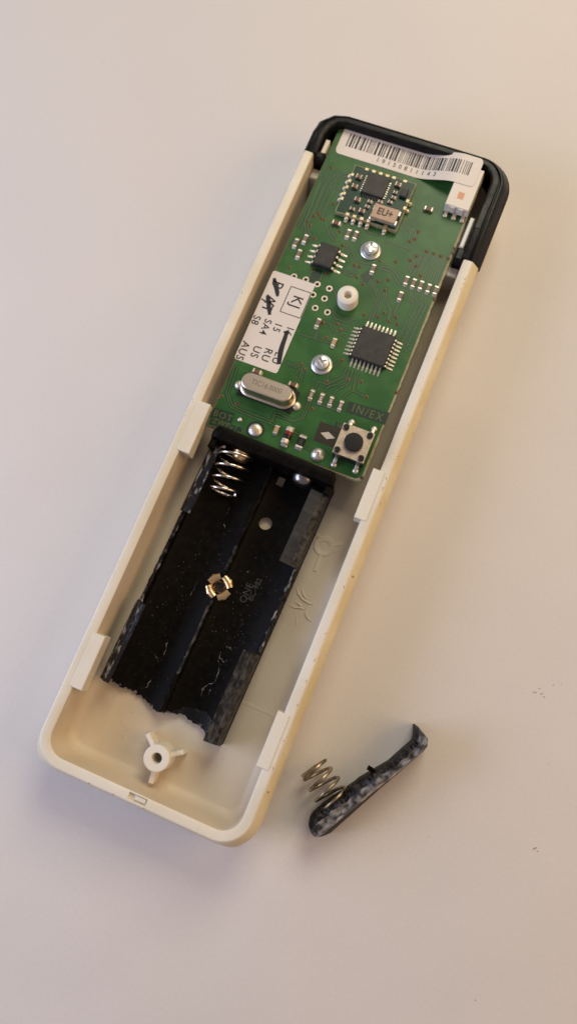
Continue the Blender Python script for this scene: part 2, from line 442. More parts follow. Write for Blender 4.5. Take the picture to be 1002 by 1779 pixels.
# white locating post that rises through the board
p = at(604, 512, 13.0)
PX, PY = p.x, p.y
mb = MB(); mb.lathe([(.72, 9), (.72, 12.8), (.84, 13.0), (1.85, 13.0), (2.0, 12.85), (2.05, 3.0)], 40, (PX, PY, 0), capb=False, capt=False)
o = link('locating_post', mb.mesh('locating_post', M['white'], 50), H)
mb = MB(); mb.lathe([(0, 0), (.8, 0)], 20, (PX, PY, 11.6), capb=False, capt=False); link('post_hole', mb.mesh('post_hole', M['yellowed']), o)
# white guide ribs between cap and board
for (x0, x1, y0, y1) in ((16.35, 17.2, 49.3, 56.2), (-17.1, -16.2, 59.4, 63.2)):
    mb = MB(); mb.box(x0, x1, y0, y1, 5, 11.2, bev=.2); link('guide_rib', mb.mesh('guide_rib', M['white']), H)
mb = MB(); mb.box(15.2, 17.9, 44.2, 46.3, 3, 8.5, bev=.2); link('guide_rib', mb.mesh('guide_rib', M['white']), H)
mb = MB(); mb.box(-17.9, -15.6, 55.6, 57.9, 3, 8.5, bev=.2); link('guide_rib', mb.mesh('guide_rib', M['white']), H)

# black end cap: a U swept round the top end
cp = [(2.45, 6.6), (2.45, 11.9), (2.2, 12.2), (.98, 12.25), (.9, 11.6), (.55, 11.6), (.5, 12.1), (-.05, 12.0), (-.9, 10.9), (-1.45, 9.9), (-1.72, 9.8), (-1.75, 9.3), (-1.5, 9.1), (-1.45, 8.2), (-1.1, 6.55), (0, 6.55)]


def cap_ring(d):
    pts = ring(d); out = []
    for i, (x, y) in enumerate(pts):
        if y > 60:
            if d > 0: y = min(y, HY - d * .30) if abs(x) < 14 else y
            k = (y - 60) / 9
            if d > 0 and abs(x) >= 14: y = y + min(d, 2.4) * .70 * max(0, k) ** 3
        out.append((x, y))
    # the left corner is cut as three flats
    a0 = 10 + 6 + 10
    for lo, hi in ((a0, a0 + 3), (a0 + 3, a0 + 6), (a0 + 6, a0 + 9)):
        p, q = Vector(out[lo]), Vector(out[hi])
        for j in range(lo + 1, hi): out[j] = tuple(p.lerp(q, (j - lo) / (hi - lo)))
    return out


rings = [cap_ring(d) for d, z in cp]
sel = [i for i in range(10 + 4, 10 + 6 + 20 + 1)]   # right side above YR, both top corners, left side down to YL
vs = []; fs = []
for i in sel:
    for (rg, (d, z)) in zip(rings, cp):
        x, y = rg[i]
        vs.append((x, y, z))
n = len(cp)
for j in range(len(sel) - 1):
    for k in range(n): fs.append((j * n + k, (j + 1) * n + k, (j + 1) * n + (k + 1) % n, j * n + (k + 1) % n))
fs.append(tuple(range(n))); fs.append(tuple((len(sel) - 1) * n + k for k in range(n))[::-1])
me = bpy.data.meshes.new('end_cap'); me.from_pydata(vs, [], fs); me.materials.append(M['cap'])
bm = bmesh.new(); bm.from_mesh(me); bmesh.ops.recalc_face_normals(bm, faces=bm.faces); bm.to_mesh(me); bm.free()
cap = link('end_cap', baked(me, [], 0.12), H)
mb = MB(); mb.box(16.1, 19.0, 46.4, 49.2, 7.0, 11.3, bev=.4); link('cap_foot', mb.mesh('cap_foot', M['cap']), cap)
mb = MB(); mb.box(-18.6, -16.0, 58.3, 60.2, 7.0, 11.3, bev=.4); link('cap_foot', mb.mesh('cap_foot', M['cap']), cap)
mb = MB(); mb.box(17.75, 18.9, 53.5, 59.0, 11.9, 12.32, bev=.1); link('cap_rib', mb.mesh('cap_rib', M['cap']), cap)
mb = MB(); mb.box(-15.5, 15.5, 66.0, 67.5, 5, 8.5, bev=.1); link('cap_inner_wall', mb.mesh('cap_inner_wall', M['cap']), cap)

# ------------------------------------------------------------------ circuit board
ZB = 10.4
Bd = empty('circuit_board', (0, 32, 9), 'green circuit board with chips, two screws and white stickers inside the cream shell', 'circuit board')
x0, x1, y0, y1 = -15.75, 15.75, -1.95, 68.2


def rr_pts(x0, x1, y0, y1, r, n=5):
    out = []
    for cx, cy, a0 in ((x1 - r, y0 + r, -90), (x1 - r, y1 - r, 0), (x0 + r, y1 - r, 90), (x0 + r, y0 + r, 180)):
        for k in range(n + 1):
            a = R(a0 + 90 * k / n); out.append((cx + r * math.cos(a), cy + r * math.sin(a)))
    return out


pts = [(x0, y0)]
# rough routed right edge
pts += [(x1 - 1.2, y0), (x1 - .3, y0 + .3), (x1, y0 + 1.2)]
y = y0 + 1.8
while y < y1 - .6:
    pts.append((x1 + random.uniform(-.07, .07), y)); y += random.uniform(.5, 1.1)
pts += [(x1, y1), (x0, y1)]
mb = MB(); mb.poly(pts, 9.0, ZB - .05)
lam = link('laminate', mb.mesh('laminate', M['fibre'], 0), Bd)
pts = [(x0 + .05, y0 + .05), (x1 - 1.5, y0 + .3), (x1 - .7, y0 + .8), (x1 - .5, y0 + 1.6), (x1 - .38, 20), (x1 - .5, y1 - .1), (x0 + .05, y1 - .1)]
mb = MB(); mb.poly(pts, ZB - .049, ZB); link('solder_mask', mb.mesh('solder_mask', M['mask'], 0), Bd)


def A2(l, z=ZB): return [tuple(at(x, y, z)[:2]) for x, y in l]


def inside(p): return x0 + .25 < p[0] < x1 - .6 and y0 + .2 < p[1] < y1 - .2


tr = [
    [(576, 340), (584, 314), (600, 306), (612, 310)], [(552, 372), (572, 324), (580, 314), (590, 303), (606, 301)],
    [(545, 372), (567, 318), (577, 308), (588, 300)], [(558, 380), (577, 336), (588, 328), (600, 327)],
    [(536, 386), (562, 322)], [(531, 382), (560, 312), (578, 296)], [(524, 398), (556, 316)], [(518, 396), (550, 314), (570, 280)],
    [(534, 390), (536, 402), (543, 414)], [(530, 388), (531, 404), (540, 420)],
    [(573, 392), (576, 404), (584, 416)], [(568, 392), (572, 408), (580, 420)],
    [(602, 424), (601, 440), (597, 448)], [(603, 421), (606, 430), (604, 442)],
    [(545, 486), (552, 466)], [(556, 488), (562, 470)],
    [(612, 438), (618, 452), (634, 458), (646, 459)], [(594, 468), (606, 474), (616, 468), (622, 465)], [(594, 472), (608, 480), (620, 473)],
    [(642, 483), (656, 505), (659, 519), (650, 545), (644, 560)], [(640, 480), (638, 484), (652, 506), (655, 519), (647, 540), (640, 557)],
    [(655, 465), (672, 470), (680, 474), (694, 496)], [(660, 462), (678, 466), (686, 474), (697, 492)],
    [(668, 505), (665, 518), (676, 536), (678, 540), (672, 560)], [(671, 507), (669, 517), (680, 538), (675, 556)],
    [(690, 528), (684, 545), (690, 554)], [(694, 526), (687, 540), (691, 549)],
    [(705, 502), (712, 520), (718, 528), (692, 590)], [(728, 508), (733, 530), (698, 596)], [(741, 512), (738, 520), (740, 530), (706, 602)],
    [(753, 520), (748, 534), (712, 608), (702, 612)], [(720, 505), (722, 520), (730, 530)],
    [(756, 515), (753, 534), (716, 614), (706, 619)], [(762, 512), (757, 536), (720, 616), (708, 625)],
    [(741, 440), (722, 483)], [(745, 440), (727, 482)], [(753, 444), (736, 486)], [(757, 444), (740, 488)], [(765, 448), (748, 492)], [(769, 448), (752, 494)], [(778, 452), (760, 497)], [(773, 447), (756, 494)],
    [(722, 448), (712, 474)], [(714, 455), (709, 470)], [(733, 440), (716, 480)],
    [(705, 393), (712, 402), (712, 410), (708, 420)], [(716, 396), (722, 404), (720, 415)], [(686, 378), (712, 396), (717, 402)], [(668, 420), (704, 430), (715, 436), (720, 448)],
    [(577, 503), (583, 510), (583, 520), (596, 534)], [(577, 545), (584, 555), (612, 562)], [(573, 537), (586, 548), (620, 556)],
    [(560, 556), (572, 561), (580, 578), (602, 586)], [(588, 563), (606, 568)], [(592, 572), (606, 575)],
    [(550, 575), (545, 588), (586, 600)], [(554, 576), (549, 587)], [(520, 580), (546, 588)],
    [(602, 640), (594, 655), (580, 662), (568, 668), (553, 663), (546, 678)], [(606, 642), (602, 658), (585, 668), (572, 671), (563, 680)],
    [(612, 644), (606, 666), (592, 674), (582, 680), (580, 686)], [(618, 646), (612, 680), (602, 684), (597, 692)], [(622, 648), (614, 679), (634, 689)],
    [(512, 652), (520, 640)], [(496, 628), (514, 634), (522, 632)], [(498, 632), (512, 638), (524, 636)], [(528, 644), (522, 664)], [(524, 644), (518, 662)],
    [(408, 636), (393, 683), (400, 706), (418, 716), (470, 736)], [(412, 640), (397, 684), (404, 704), (420, 712), (472, 732)],
    [(470, 736), (476, 718), (480, 716), (510, 730), (524, 724), (536, 696)], [(474, 734), (478, 721), (510, 733), (527, 727), (540, 698)],
    [(470, 736), (478, 740)], [(500, 745), (526, 758)], [(526, 776), (544, 784)],
    [(605, 362), (612, 372), (620, 384)], [(632, 396), (640, 404), (662, 410)], [(548, 700), (590, 714)],
    [(708, 600), (716, 598)], [(704, 606), (718, 604)], [(700, 628), (708, 632)], [(568, 660), (573, 641), (590, 630)],
]
mb = MB(); mb2 = MB()
for k, l in enumerate(tr):
    P = [q for q in A2(l) if inside(q)]
    if len(P) < 2: continue
    mb.strip(P, .58, ZB + .006 + .0004 * (k % 12), .01)
    mb2.strip(P, .24, ZB + .020 + .0006 * (k % 10), .01)
link('trace_gaps', mb.mesh('trace_gaps', M['mask_dk'], 0), Bd, kind='stuff')
link('copper_traces', mb2.mesh('copper_traces', M['mask_lt'], 0), Bd, kind='stuff')
# darker windows round the etched lettering
mb = MB()
for l in ([(606, 697), (676, 717), (668, 738), (600, 716)], [(372, 708), (408, 718), (402, 736), (364, 725)], [(366, 727), (424, 744), (420, 752), (362, 737)], [(584, 733), (600, 738), (596, 748), (579, 743)],
          [(551, 492), (560, 470), (545, 466), (536, 488)], [(640, 470), (626, 478), (632, 492), (648, 484)]):
    mb.poly(A2(l)[::-1], ZB, ZB + .028)
link('bare_window', mb.mesh('bare_window', M['mask_dk'], 0), Bd, kind='stuff')
mb = MB(); mb.poly(A2([(556.5, 732), (593, 745), (579.5, 778), (544, 765)])[::-1], ZB, ZB + .032); link('brown_window', mb.mesh('brown_window', M['brown'], 0), Bd)
mb = MB(); mb.poly(A2([(556.5, 752), (570.5, 750.5), (581.5, 761.5), (567, 763)])[::-1], ZB, ZB + .06); link('tinned_diamond', mb.mesh('tinned_diamond', M['diamond'], 0), Bd)


def label_text(name, txt, px, py, z, size, mt, parent, rz=0, sx=1.0, bold=0.0, space=1.0, loc=None):
    p = at(px, py, z) if loc is None else Vector((loc[0], loc[1], z))
    return link(name, text_mesh(txt, size, mt, sx, bold, .012, space), parent, (p.x, p.y, z), rz=rz)


label_text('lettering', 'IN/EX', 638, 717.5, ZB + .04, 2.3, M['silk'], Bd, bold=.0, space=1.3, sx=.85)
label_text('lettering', 'BOT', 387, 722.5, ZB + .04, 1.8, M['silk'], Bd, bold=.0, space=1.15)
label_text('lettering', 'ZWPv1.2', 396, 740, ZB + .04, 1.5, M['silk'], Bd, bold=.0, space=1.15)
label_text('lettering', '18', 589, 740, ZB + .04, 1.1, M['silk'], Bd)

# vias
via = [(575.6, 291.8), (578.8, 354.8), (554, 371.7), (545.7, 375.6), (557.9, 380.3), (534.5, 384), (538, 392), (590, 402.6), (546.3, 415.5), (595.2, 426.2), (544, 469.5), (568, 475.5), (615.5, 461), (624.5, 463.3),
       (619, 481.4), (630, 493.7), (656.8, 489), (502.4, 464.6), (726, 403), (720.3, 415.3), (711.3, 419.6), (740.6, 436.7), (752.8, 440.8), (764.7, 445), (777.8, 449), (723, 445), (712.2, 452), (722.3, 462.4),
       (729.8, 479), (687.2, 455.2), (658.9, 452.9), (674, 486.3), (668.2, 504.6), (789, 431.9), (786.4, 439), (754, 519.9), (632, 546.7), (656, 550), (666.7, 543.6), (675.3, 557.8), (687, 550.3), (689.4, 562.3),
       (584.8, 563), (590.4, 573), (593.9, 625.9), (604, 659.7), (626.8, 663.4), (561, 561), (566, 586.6), (568, 663), (636.4, 689.8), (542, 710.6), (687, 681.3), (627.8, 829.5), (523, 632.7), (528.3, 641.7),
       (385, 689), (412.6, 701.5), (563, 382)]
mb = MB(); mh = MB()
for (px, py) in via:
    p = at(px, py, ZB)
    mb.lathe([(.42, 0), (.40, .035), (.17, .04)], 12, (p.x, p.y, ZB), capb=False, capt=False)
    mh.lathe([(.22, 0), (.22, .034)], 10, (p.x, p.y, ZB), capb=False)
link('vias', mb.mesh('vias', M['viaring'], 60), Bd, kind='stuff')
link('via_holes', mh.mesh('via_holes', M['hole'], 0), Bd, kind='stuff')
mb = MB(); mb.lathe([(.66, 0), (.64, .06), (.36, .06), (.36, 0)], 20, capb=False, capt=False); meR = mb.mesh('plated_hole', M['tin'], 60)
mb = MB(); mb.lathe([(.38, 0), (.38, .045)], 16, capb=False); meHl = mb.mesh('drill', M['hole'], 0)
for (px, py) in ((510.6, 480.5), (531, 486), (551, 494), (571.8, 501.5), (543.6, 512.2), (563.5, 519), (547.3, 535.2), (568.5, 542.7)):
    p = at(px, py, ZB); o = link('plated_hole', meR, Bd, (p.x, p.y, ZB)); link('drill_hole', meHl, o, (p.x, p.y, ZB))


# two-terminal surface-mount parts
def smd_meshes(key, L, Wd, hgt, mt, bodyfrac=.5):
    mb = MB(); mb.box(-L * bodyfrac / 2, L * bodyfrac / 2, -Wd / 2, Wd / 2, .02, hgt, bev=.06)
    a = mb.mesh(key + '_body', M[mt])
    mb = MB()
    t0 = L * bodyfrac / 2 - .02; t1 = t0 + L * (1 - bodyfrac) * .28
    mb.box(t0, t1, -Wd / 2 - .03, Wd / 2 + .03, .0, hgt + .03, bev=.07)
    mb.add([(t1 - .05, -Wd / 2 - .05, hgt * .75), (t1 - .05, Wd / 2 + .05, hgt * .75), (L / 2, Wd / 2 - .05, .02), (L / 2, -Wd / 2 + .05, .02), (t1 - .05, -Wd / 2 - .08, .0), (t1 - .05, Wd / 2 + .08, .0), ((t1 + L / 2) / 2, 0, hgt * .42)],
           [(0, 3, 6), (3, 2, 6), (2, 1, 6), (1, 0, 6), (0, 4, 3), (1, 2, 5)])
    bq = mb.mesh(key + '_end', M['solder'], 20)
    return a, bq


SM = {'r': smd_meshes('r', 2.5, .78, .48, 'resist', .46), 'c': smd_meshes('c', 2.2, .8, .65, 'tan', .5), 'd': smd_meshes('d', 2.2, .8, .65, 'rust', .5),
      'b': smd_meshes('b', 3.2, 1.35, .6, 'blackp', .5), 'm': smd_meshes('m', 1.25, .6, .45, 'rust', .45), 'k': smd_meshes('k', 1.5, .8, .6, 'rust', .5), 'n': smd_meshes('n', 1.2, .6, .4, 'resist', .4)}


def smd(name, key, px, py, z, vert, parent, jit=2):
    p = at(px, py, z + .3); a = (math.pi / 2 if vert else 0) + R(random.uniform(-jit, jit))
    o = link(name, SM[key][0], parent, (p.x, p.y, z), rz=a)
    for s in (0, math.pi):
        link('terminal', SM[key][1], o if parent is Bd else parent, (p.x, p.y, z), rz=a + s)
    return o


for (px, py) in ((513.6, 422), (530, 415), (519, 441), (604.6, 406), (617.4, 409), (647.7, 467), (705.6, 487.5), (718, 492), (730.7, 495.6), (743.8, 501), (756, 504.6), (694.8, 514.5), (552, 561), (540.7, 685.8), (557.7, 692), (574.4, 697.5), (591.3, 704.7)):
    smd('resistor', 'r', px, py, ZB, True, Bd)
for (px, py, v, k) in ((583.8, 388, False, 'd'), (579.6, 595.5, True, 'c'), (446.5, 646, False, 'd'), (509, 668.6, False, 'd'), (480, 747, True, 'c'), (743.7, 364, False, 'd')):
    smd('capacitor', k, px, py, ZB, v, Bd)
o = smd('resistor', 'b', 522.6, 768, ZB, True, Bd)
label_text('lettering', '101', 522.6, 768, ZB + .62, .8, M['silk'], o, rz=R(90))
for (px, py) in ((540.7, 685.8), (557.7, 692), (574.4, 697.5), (591.3, 704.7)):
    label_text('lettering', '000', px, py, ZB + .49, .55, M['paper'], Bd, rz=R(90), bold=.01)
# glass diode
p = at(499.2, 757, ZB + .8)
mb = MB()


def ylathe(mb, prof, c, n=18):
    vs = []; fs = []
    for r, y in prof:
        for k in range(n):
            a = 2 * math.pi * k / n; vs.append((c[0] + r * math.cos(a), c[1] + y, c[2] + r * math.sin(a)))
    for j in range(len(prof) - 1):
        for k in range(n): fs.append((j * n + k, (j + 1) * n + k, (j + 1) * n + (k + 1) % n, j * n + (k + 1) % n))
    fs.append(tuple(range(n))); fs.append(tuple((len(prof) - 1) * n + k for k in range(n))[::-1])
    mb.add(vs, fs)


ylathe(mb, [(.68, -1.1), (.74, -1.0), (.74, 1.0), (.68, 1.1)], (p.x, p.y, ZB + .75)); D = link('diode', mb.mesh('diode', M['blackp']), Bd)
mb = MB(); ylathe(mb, [(.76, .15), (.76, .75)], (p.x, p.y, ZB + .75)); link('red_band', mb.mesh('red_band', M['red']), D)
for s in (-1, 1):
    mb = MB(); ylathe(mb, [(.78, s * 1.1 - .3 * s), (.8, s * 1.25), (.8, s * 1.55), (.72, s * 1.66)] if s < 0 else [(.72, -1.66 + 3.32), (.8, 1.55), (.8, 1.25), (.78, .8)][::-1], (p.x, p.y, ZB + .75))
    mb.box(p.x - .6, p.x + .6, p.y + s * 1.8 - .3, p.y + s * 1.8 + .3, ZB, ZB + .4, bev=.15)
    link('terminal', mb.mesh('terminal', M['solder']), D)


# gull-wing pins
def pin_mesh(name, w, reach, hz, foot):
    mb = MB()
    prof_ = [(0, hz + .08), (reach * .25, hz + .08), (reach * .55, .16), (reach, .13), (reach, .0), (reach * .45, .0), (reach * .12, hz - .08), (0, hz - .08)]
    n_ = len(prof_)
    vs_ = [(x, -w / 2, z) for x, z in prof_] + [(x, w / 2, z) for x, z in prof_]
    fs_ = [(i, (i + 1) % n_, n_ + (i + 1) % n_, n_ + i) for i in range(n_)] + [(0, 7, 6, 1), (1, 6, 5, 2), (2, 5, 4, 3), (n_, n_ + 1, n_ + 6, n_ + 7), (n_ + 1, n_ + 2, n_ + 5, n_ + 6), (n_ + 2, n_ + 3, n_ + 4, n_ + 5)]
    mb.add(vs_, fs_)
    mb.lathe([(.001, .0)], 3, capb=False, capt=False)
    # solder fillet at the foot
    mb.add([(reach * .45, -w * .62, 0), (reach + foot, -w * .4, 0), (reach + foot, w * .4, 0), (reach * .45, w * .62, 0), (reach * .8, -w * .3, .2), (reach * .8, w * .3, .2)],
           [(0, 1, 4), (1, 2, 5, 4), (2, 3, 5), (3, 0, 4, 5)])
    me = mb.mesh(name, M['solder'], 40)
    bm = bmesh.new(); bm.from_mesh(me); bmesh.ops.recalc_face_normals(bm, faces=bm.faces); bm.to_mesh(me); bm.free()
    return me


p = at(648, 601, ZB + 1.2); QX, QY = p.x, p.y
mb = MB(); mb.box(-3.4, 3.4, -3.4, 3.4, ZB + .15, ZB + 1.25, bev=.22)
U = link('microcontroller_chip', mb.mesh('microcontroller_chip', M['chip']), Bd, (QX, QY, 0))
pm = pin_mesh('chip_pin', .36, 1.15, .55, .5)
for s in range(4):
    for k in range(8):
        a = s * math.pi / 2; u = (k - 3.5) * .8
        lx, ly = 3.36, u
        link('pin', pm, U, (QX + lx * math.cos(a) - ly * math.sin(a), QY + lx * math.sin(a) + ly * math.cos(a), ZB), rz=a)
mb = MB(); mb.lathe([(.45, 0), (.45, .01)], 16, (QX - 2.4, QY - 2.4, ZB + 1.25)); link('pin_one_mark', mb.mesh('m', M['blackp']), U)
for k, (s_, dy) in enumerate((("ATMEGA", .9), ("48PA", -.2), ("AU 1102", -1.3))):
    pass
p = at(566, 443, ZB + 1.4); SX, SY = p.x, p.y
mb = MB(); mb.box(-1.95, 1.95, -2.45, 2.45, ZB + .15, ZB + 1.5, bev=.2)
U2 = link('memory_chip', mb.mesh('memory_chip', M['chip']), Bd, (SX, SY, 0))
pm2 = pin_mesh('chip_pin_wide', .48, 1.1, .7, .7)
for s in (0, 1):
    for k in range(4):
        a = s * math.pi; u = (k - 1.5) * 1.27
        link('pin', pm2, U2, (SX + 1.92 * math.cos(a), SY + u, ZB), rz=a)

# crystal can
p = at(463, 672, ZB + 3.4); KX, KY = p.x, p.y


def stad(L, Wd, n=10):
    out = []
    r = Wd / 2
    for k in range(n + 1): a = R(-90 + 180 * k / n); out.append((L / 2 - r + r * math.cos(a), r * math.sin(a)))
    for k in range(n + 1): a = R(90 + 180 * k / n); out.append((-L / 2 + r + r * math.cos(a), r * math.sin(a)))
    return out


def loft(mb, secs):
    n_ = len(secs[0][0]); vs_ = []; fs_ = []
    for pts_, z in secs: vs_ += [(x, y, z) for x, y in pts_]
    for j in range(len(secs) - 1):
        for k in range(n_): fs_.append((j * n_ + k, j * n_ + (k + 1) % n_, (j + 1) * n_ + (k + 1) % n_, (j + 1) * n_ + k))
    fs_.append(tuple(range(n_))[::-1]); fs_.append(tuple((len(secs) - 1) * n_ + k for k in range(n_)))
    mb.add(vs_, fs_)


mb = MB()
loft(mb, [(stad(11.1, 4.4), .5), (stad(11.2, 4.5), .55), (stad(11.2, 4.5), .85), (stad(11.0, 4.3), .95), (stad(10.5, 3.8), 1.05), (stad(10.25, 3.55), 1.3), (stad(10.2, 3.5), 3.0), (stad(10.05, 3.35), 3.3), (stad(9.7, 3.0), 3.42)])
K = link('crystal_can', mb.mesh('crystal_can', M['nickel'], 30), Bd, (KX, KY, ZB))
label_text('lettering', 'TIC16.0000', 0, 0, ZB + 3.43, 1.45, M['nickel_lo'], K, loc=(KX, KY + .05), sx=.88)
mb = MB(); mb.box(-5.6, 5.6, -2.3, 2.3, 0, .5, bev=.1); link('crystal_base', mb.mesh('crystal_base', M['blackp']), K, (KX, KY, ZB))
for (px, py, sx_) in ((415.5, 668, 1), (514.5, 704.5, 1)):
    q = at(px, py, ZB + .4); mb = MB(); mb.lathe([(.95, 0), (.9, .25), (.65, .5), (.3, .62), (0.02, .65)], 16, (q.x, q.y, ZB), capt=False)
    link('solder_joint', mb.mesh('solder_joint', M['solder'], 80), K)

# battery terminals, solder ball
for (px, py, r_, hh, tip) in ((443.5, 746.5, 1.35, .55, 'flat'), (552, 789, 1.35, 1.1, 'cone'), (416.6, 728.8, .5, .45, 'ball')):
    q = at(px, py, ZB + hh / 2); mb = MB()
    mb.lathe([(r_, 0), (r_ * .93, hh * .35), (r_ * .7, hh * .7), (r_ * .35, hh * .95), (r_ * .2, hh)], 24, (q.x, q.y, ZB))
    o = link('solder_joint', mb.mesh('solder_joint', M['solder'], 80), Bd)
    if tip == 'flat':
        mb = MB(); mb.box(q.x - .6, q.x + .6, q.y - .35, q.y + .35, ZB + hh * .5, ZB + hh + .3, rz=R(-15), bev=.08); link('terminal_tag', mb.mesh('terminal_tag', M['gold']), o)
    if tip == 'cone':
        mb = MB(); mb.lathe([(.3, 0), (.3, .25), (.22, .32)], 12, (q.x, q.y, ZB + hh)); link('terminal_tag', mb.mesh('terminal_tag', M['wire']), o)
mb = MB(); mb.lathe([(1.75, 0), (1.75, .03)], 24, tuple(at(443.5, 746.5, ZB)[:2]) + (ZB,)); link('bare_ring', mb.mesh('bare_ring', M['mask_dk'], 0), Bd)

# push button
p = at(614, 769, ZB + 3.5); TX, TY = p.x, p.y
mb = MB(); mb.box(-2.95, 2.95, -2.95, 2.95, .3, 3.2, bev=.05)
T = link('push_button_switch', mb.mesh('push_button_switch', M['blackp']), Bd, (TX, TY, ZB))
mb = MB(); mb.box(-3.05, 3.05, -3.05, 3.05, 3.15, 3.45, bev=.06); link('cover_plate', mb.mesh('cover_plate', M['switch']), T, (TX, TY, ZB))
mb = MB(); mb.lathe([(1.75, 3.4), (1.75, 4.1), (1.65, 4.25), (1.2, 4.27)], 36); link('button', mb.mesh('button', M['blackp'], 40), T, (TX, TY, ZB))
for sx_, sy_ in ((-1, -1), (1, -1), (1, 1), (-1, 1)):
    mb = MB(); mb.lathe([(.56, 3.4), (.56, 3.75), (.45, 3.85)], 18, (sx_ * 2.3, sy_ * 2.3, 0)); link('corner_rivet', mb.mesh('corner_rivet', M['blackp'], 40), T, (TX, TY, ZB))
for (px, py, sy_) in ((609.8, 735, 1), (648.6, 747, 1), (581, 803, -1), (618.5, 814, -1)):
    q = at(px, py, ZB + .5)
    mb = MB(); mb.box(q.x - .32, q.x + .32, min(q.y, TY + sy_ * 2.6), max(q.y, TY + sy_ * 2.6), ZB + .55, ZB + .85, bev=.05)
    mb.box(q.x - .32, q.x + .32, q.y - .15, q.y + .15, ZB, ZB + .8, bev=.05)
    mb.lathe([(.62, 0), (.55, .25), (.35, .42), (.1, .48)], 14, (q.x, q.y + sy_ * .35, ZB))
    link('solder_leg', mb.mesh('solder_leg', M['solder'], 50), T)

# screws
for i, (px, py) in enumerate(((644, 431), (558.5, 630))):
    q = at(px, py, ZB + 1.0); mb = MB()
    mb.lathe([(2.25, 0), (2.28, .18), (2.15, .32), (1.75, .42), (1.72, .9), (1.5, 1.25), (1.0, 1.45), (.6, 1.5)], 36)
    me = mb.mesh('screw', M['steel'], 50)
    c = MB(); c.box(-1.15, 1.15, -.28, .28, .75, 3); c.box(-.28, .28, -1.15, 1.15, .76, 3.1)
    c1 = MB(); c1.box(-1.1, 1.1, -.26, .26, .8, 3); c2 = MB(); c2.box(-.26, .26, -1.1, 1.1, .82, 3.1)
    me = baked(me, [c1.mesh('c', M['steel'], 0), c2.mesh('c', M['steel'], 0)])
    link('cross_head_screw', me, Bd, (q.x, q.y, ZB), rz=R(12 + 30 * i), sc=(.9, .9, 1))

# ------------------------------------------------------------------ radio module on the board
ZM = ZB + 1.1
mc = [at(617, 285.6, ZM), at(719, 318, ZM), at(692, 402.5, ZM), at(582, 367, ZM)]
mx0 = (mc[0].x + mc[3].x) / 2; mx1 = (mc[1].x + mc[2].x) / 2; my1 = (mc[0].y + mc[1].y) / 2; my0 = (mc[2].y + mc[3].y) / 2
mb = MB(); mb.box(mx0, mx1, my0, my1, ZB + .12, ZM - .04)
Mo = link('radio_module', mb.mesh('radio_module', M['fibre'], 0), Bd)
mb = MB(); mb.box(mx0 + .14, mx1 - .14, my0 + .14, my1 - .14, ZM - .039, ZM); link('module_mask', mb.mesh('module_mask', M['modgreen'], 0), Mo)
O = lambda x, y: (580 + x / 7.157, 280 + y / 7.157)
gold = MB(); sol = MB()
for (x, y) in ((225, 165), (190, 240), (160, 320), (120, 395), (95, 460)):
    q = at(*O(x, y), ZM); gold.box(mx0 - .04, mx0 + .55, q.y - .33, q.y + .33, ZB + .1, ZM + .04, bev=.03)
    sol.lathe([(.5, 0), (.47, .4), (.3, .7), (.1, .8)], 10, (mx0 - .3, q.y, ZB))
for (x, y) in ((165, 660), (250, 690), (340, 720), (425, 750), (640, 810)):
    q = at(*O(x, y), ZM); gold.box(q.x - .38, q.x + .38, my0 - .04, my0 + .55, ZB + .1, ZM + .04, bev=.03)
    sol.lathe([(.5, 0), (.47, .4), (.35, .7), (.12, .8)], 10, (q.x, my0 - .35, ZB)); sol.lathe([(.36, 0), (.3, .3), (.1, .4)], 10, (q.x, my0 - .85, ZB))
for (x, y) in ((930, 500), (895, 590)):
    q = at(*O(x, y), ZM); gold.box(mx1 - .55, mx1 + .04, q.y - .36, q.y + .36, ZB + .1, ZM + .04, bev=.03)
    sol.lathe([(.5, 0), (.45, .4), (.3, .65), (.1, .75)], 10, (mx1 + .35, q.y, ZB))
for (x, y) in ((415, 85), (500, 115), (585, 140), (670, 165), (750, 190), (890, 230)):
    q = at(*O(x, y), ZM); gold.box(q.x - .38, q.x + .38, my1 - .5, my1 + .04, ZB + .1, ZM + .04, bev=.03)
link('edge_contacts', gold.mesh('edge_contacts', M['gold'], 30), Mo, kind='stuff')
link('module_solder', sol.mesh('module_solder', M['solder'], 80), Mo, kind='stuff')
q = at(652.3, 321.3, ZM + .8)
mb = MB(); mb.box(-2.3, 2.3, -2.3, 2.3, .03, .85, bev=.08); link('radio_chip', mb.mesh('radio_chip', M['chip']), Mo, (q.x, q.y, ZM))
mb = MB()
for s in range(4):
    for k in range(8):
        a = s * math.pi / 2; u = (k - 3.5) * .5
        cx, cy = q.x + 2.45 * math.cos(a) - u * math.sin(a), q.y + 2.45 * math.sin(a) + u * math.cos(a)
        mb.box(cx - .22, cx + .22, cy - .11, cy + .11, ZM, ZM + .12, rz=a, c=(cx, cy))
link('chip_lands', mb.mesh('chip_lands', M['solder'], 0), Mo, kind='stuff')
q = at(668.5, 370.5, ZM + 1.2)
mb = MB(); mb.box(-2.55, 2.55, -1.55, 1.55, .25, 1.25, bev=.06); link('oscillator_can', mb.mesh('oscillator_can', M['ceramic']), Mo, (q.x, q.y, ZM))
mb = MB()
for sx_ in (-1, 1):
    for sy_ in (-1, 1): mb.box(q.x + sx_ * 2.2 - .6, q.x + sx_ * 2.2 + .6, q.y + sy_ * 1.1 - .5, q.y + sy_ * 1.1 + .5, ZM, ZM + .25 + .55 * (sx_ > 0), bev=.05)
link('oscillator_lands', mb.mesh('oscillator_lands', M['steel']), Mo)
label_text('lettering', 'EU+', 0, 0, ZM + 1.27, 2.15, M['ink'], Mo, loc=(q.x, q.y), bold=.03, sx=.85)
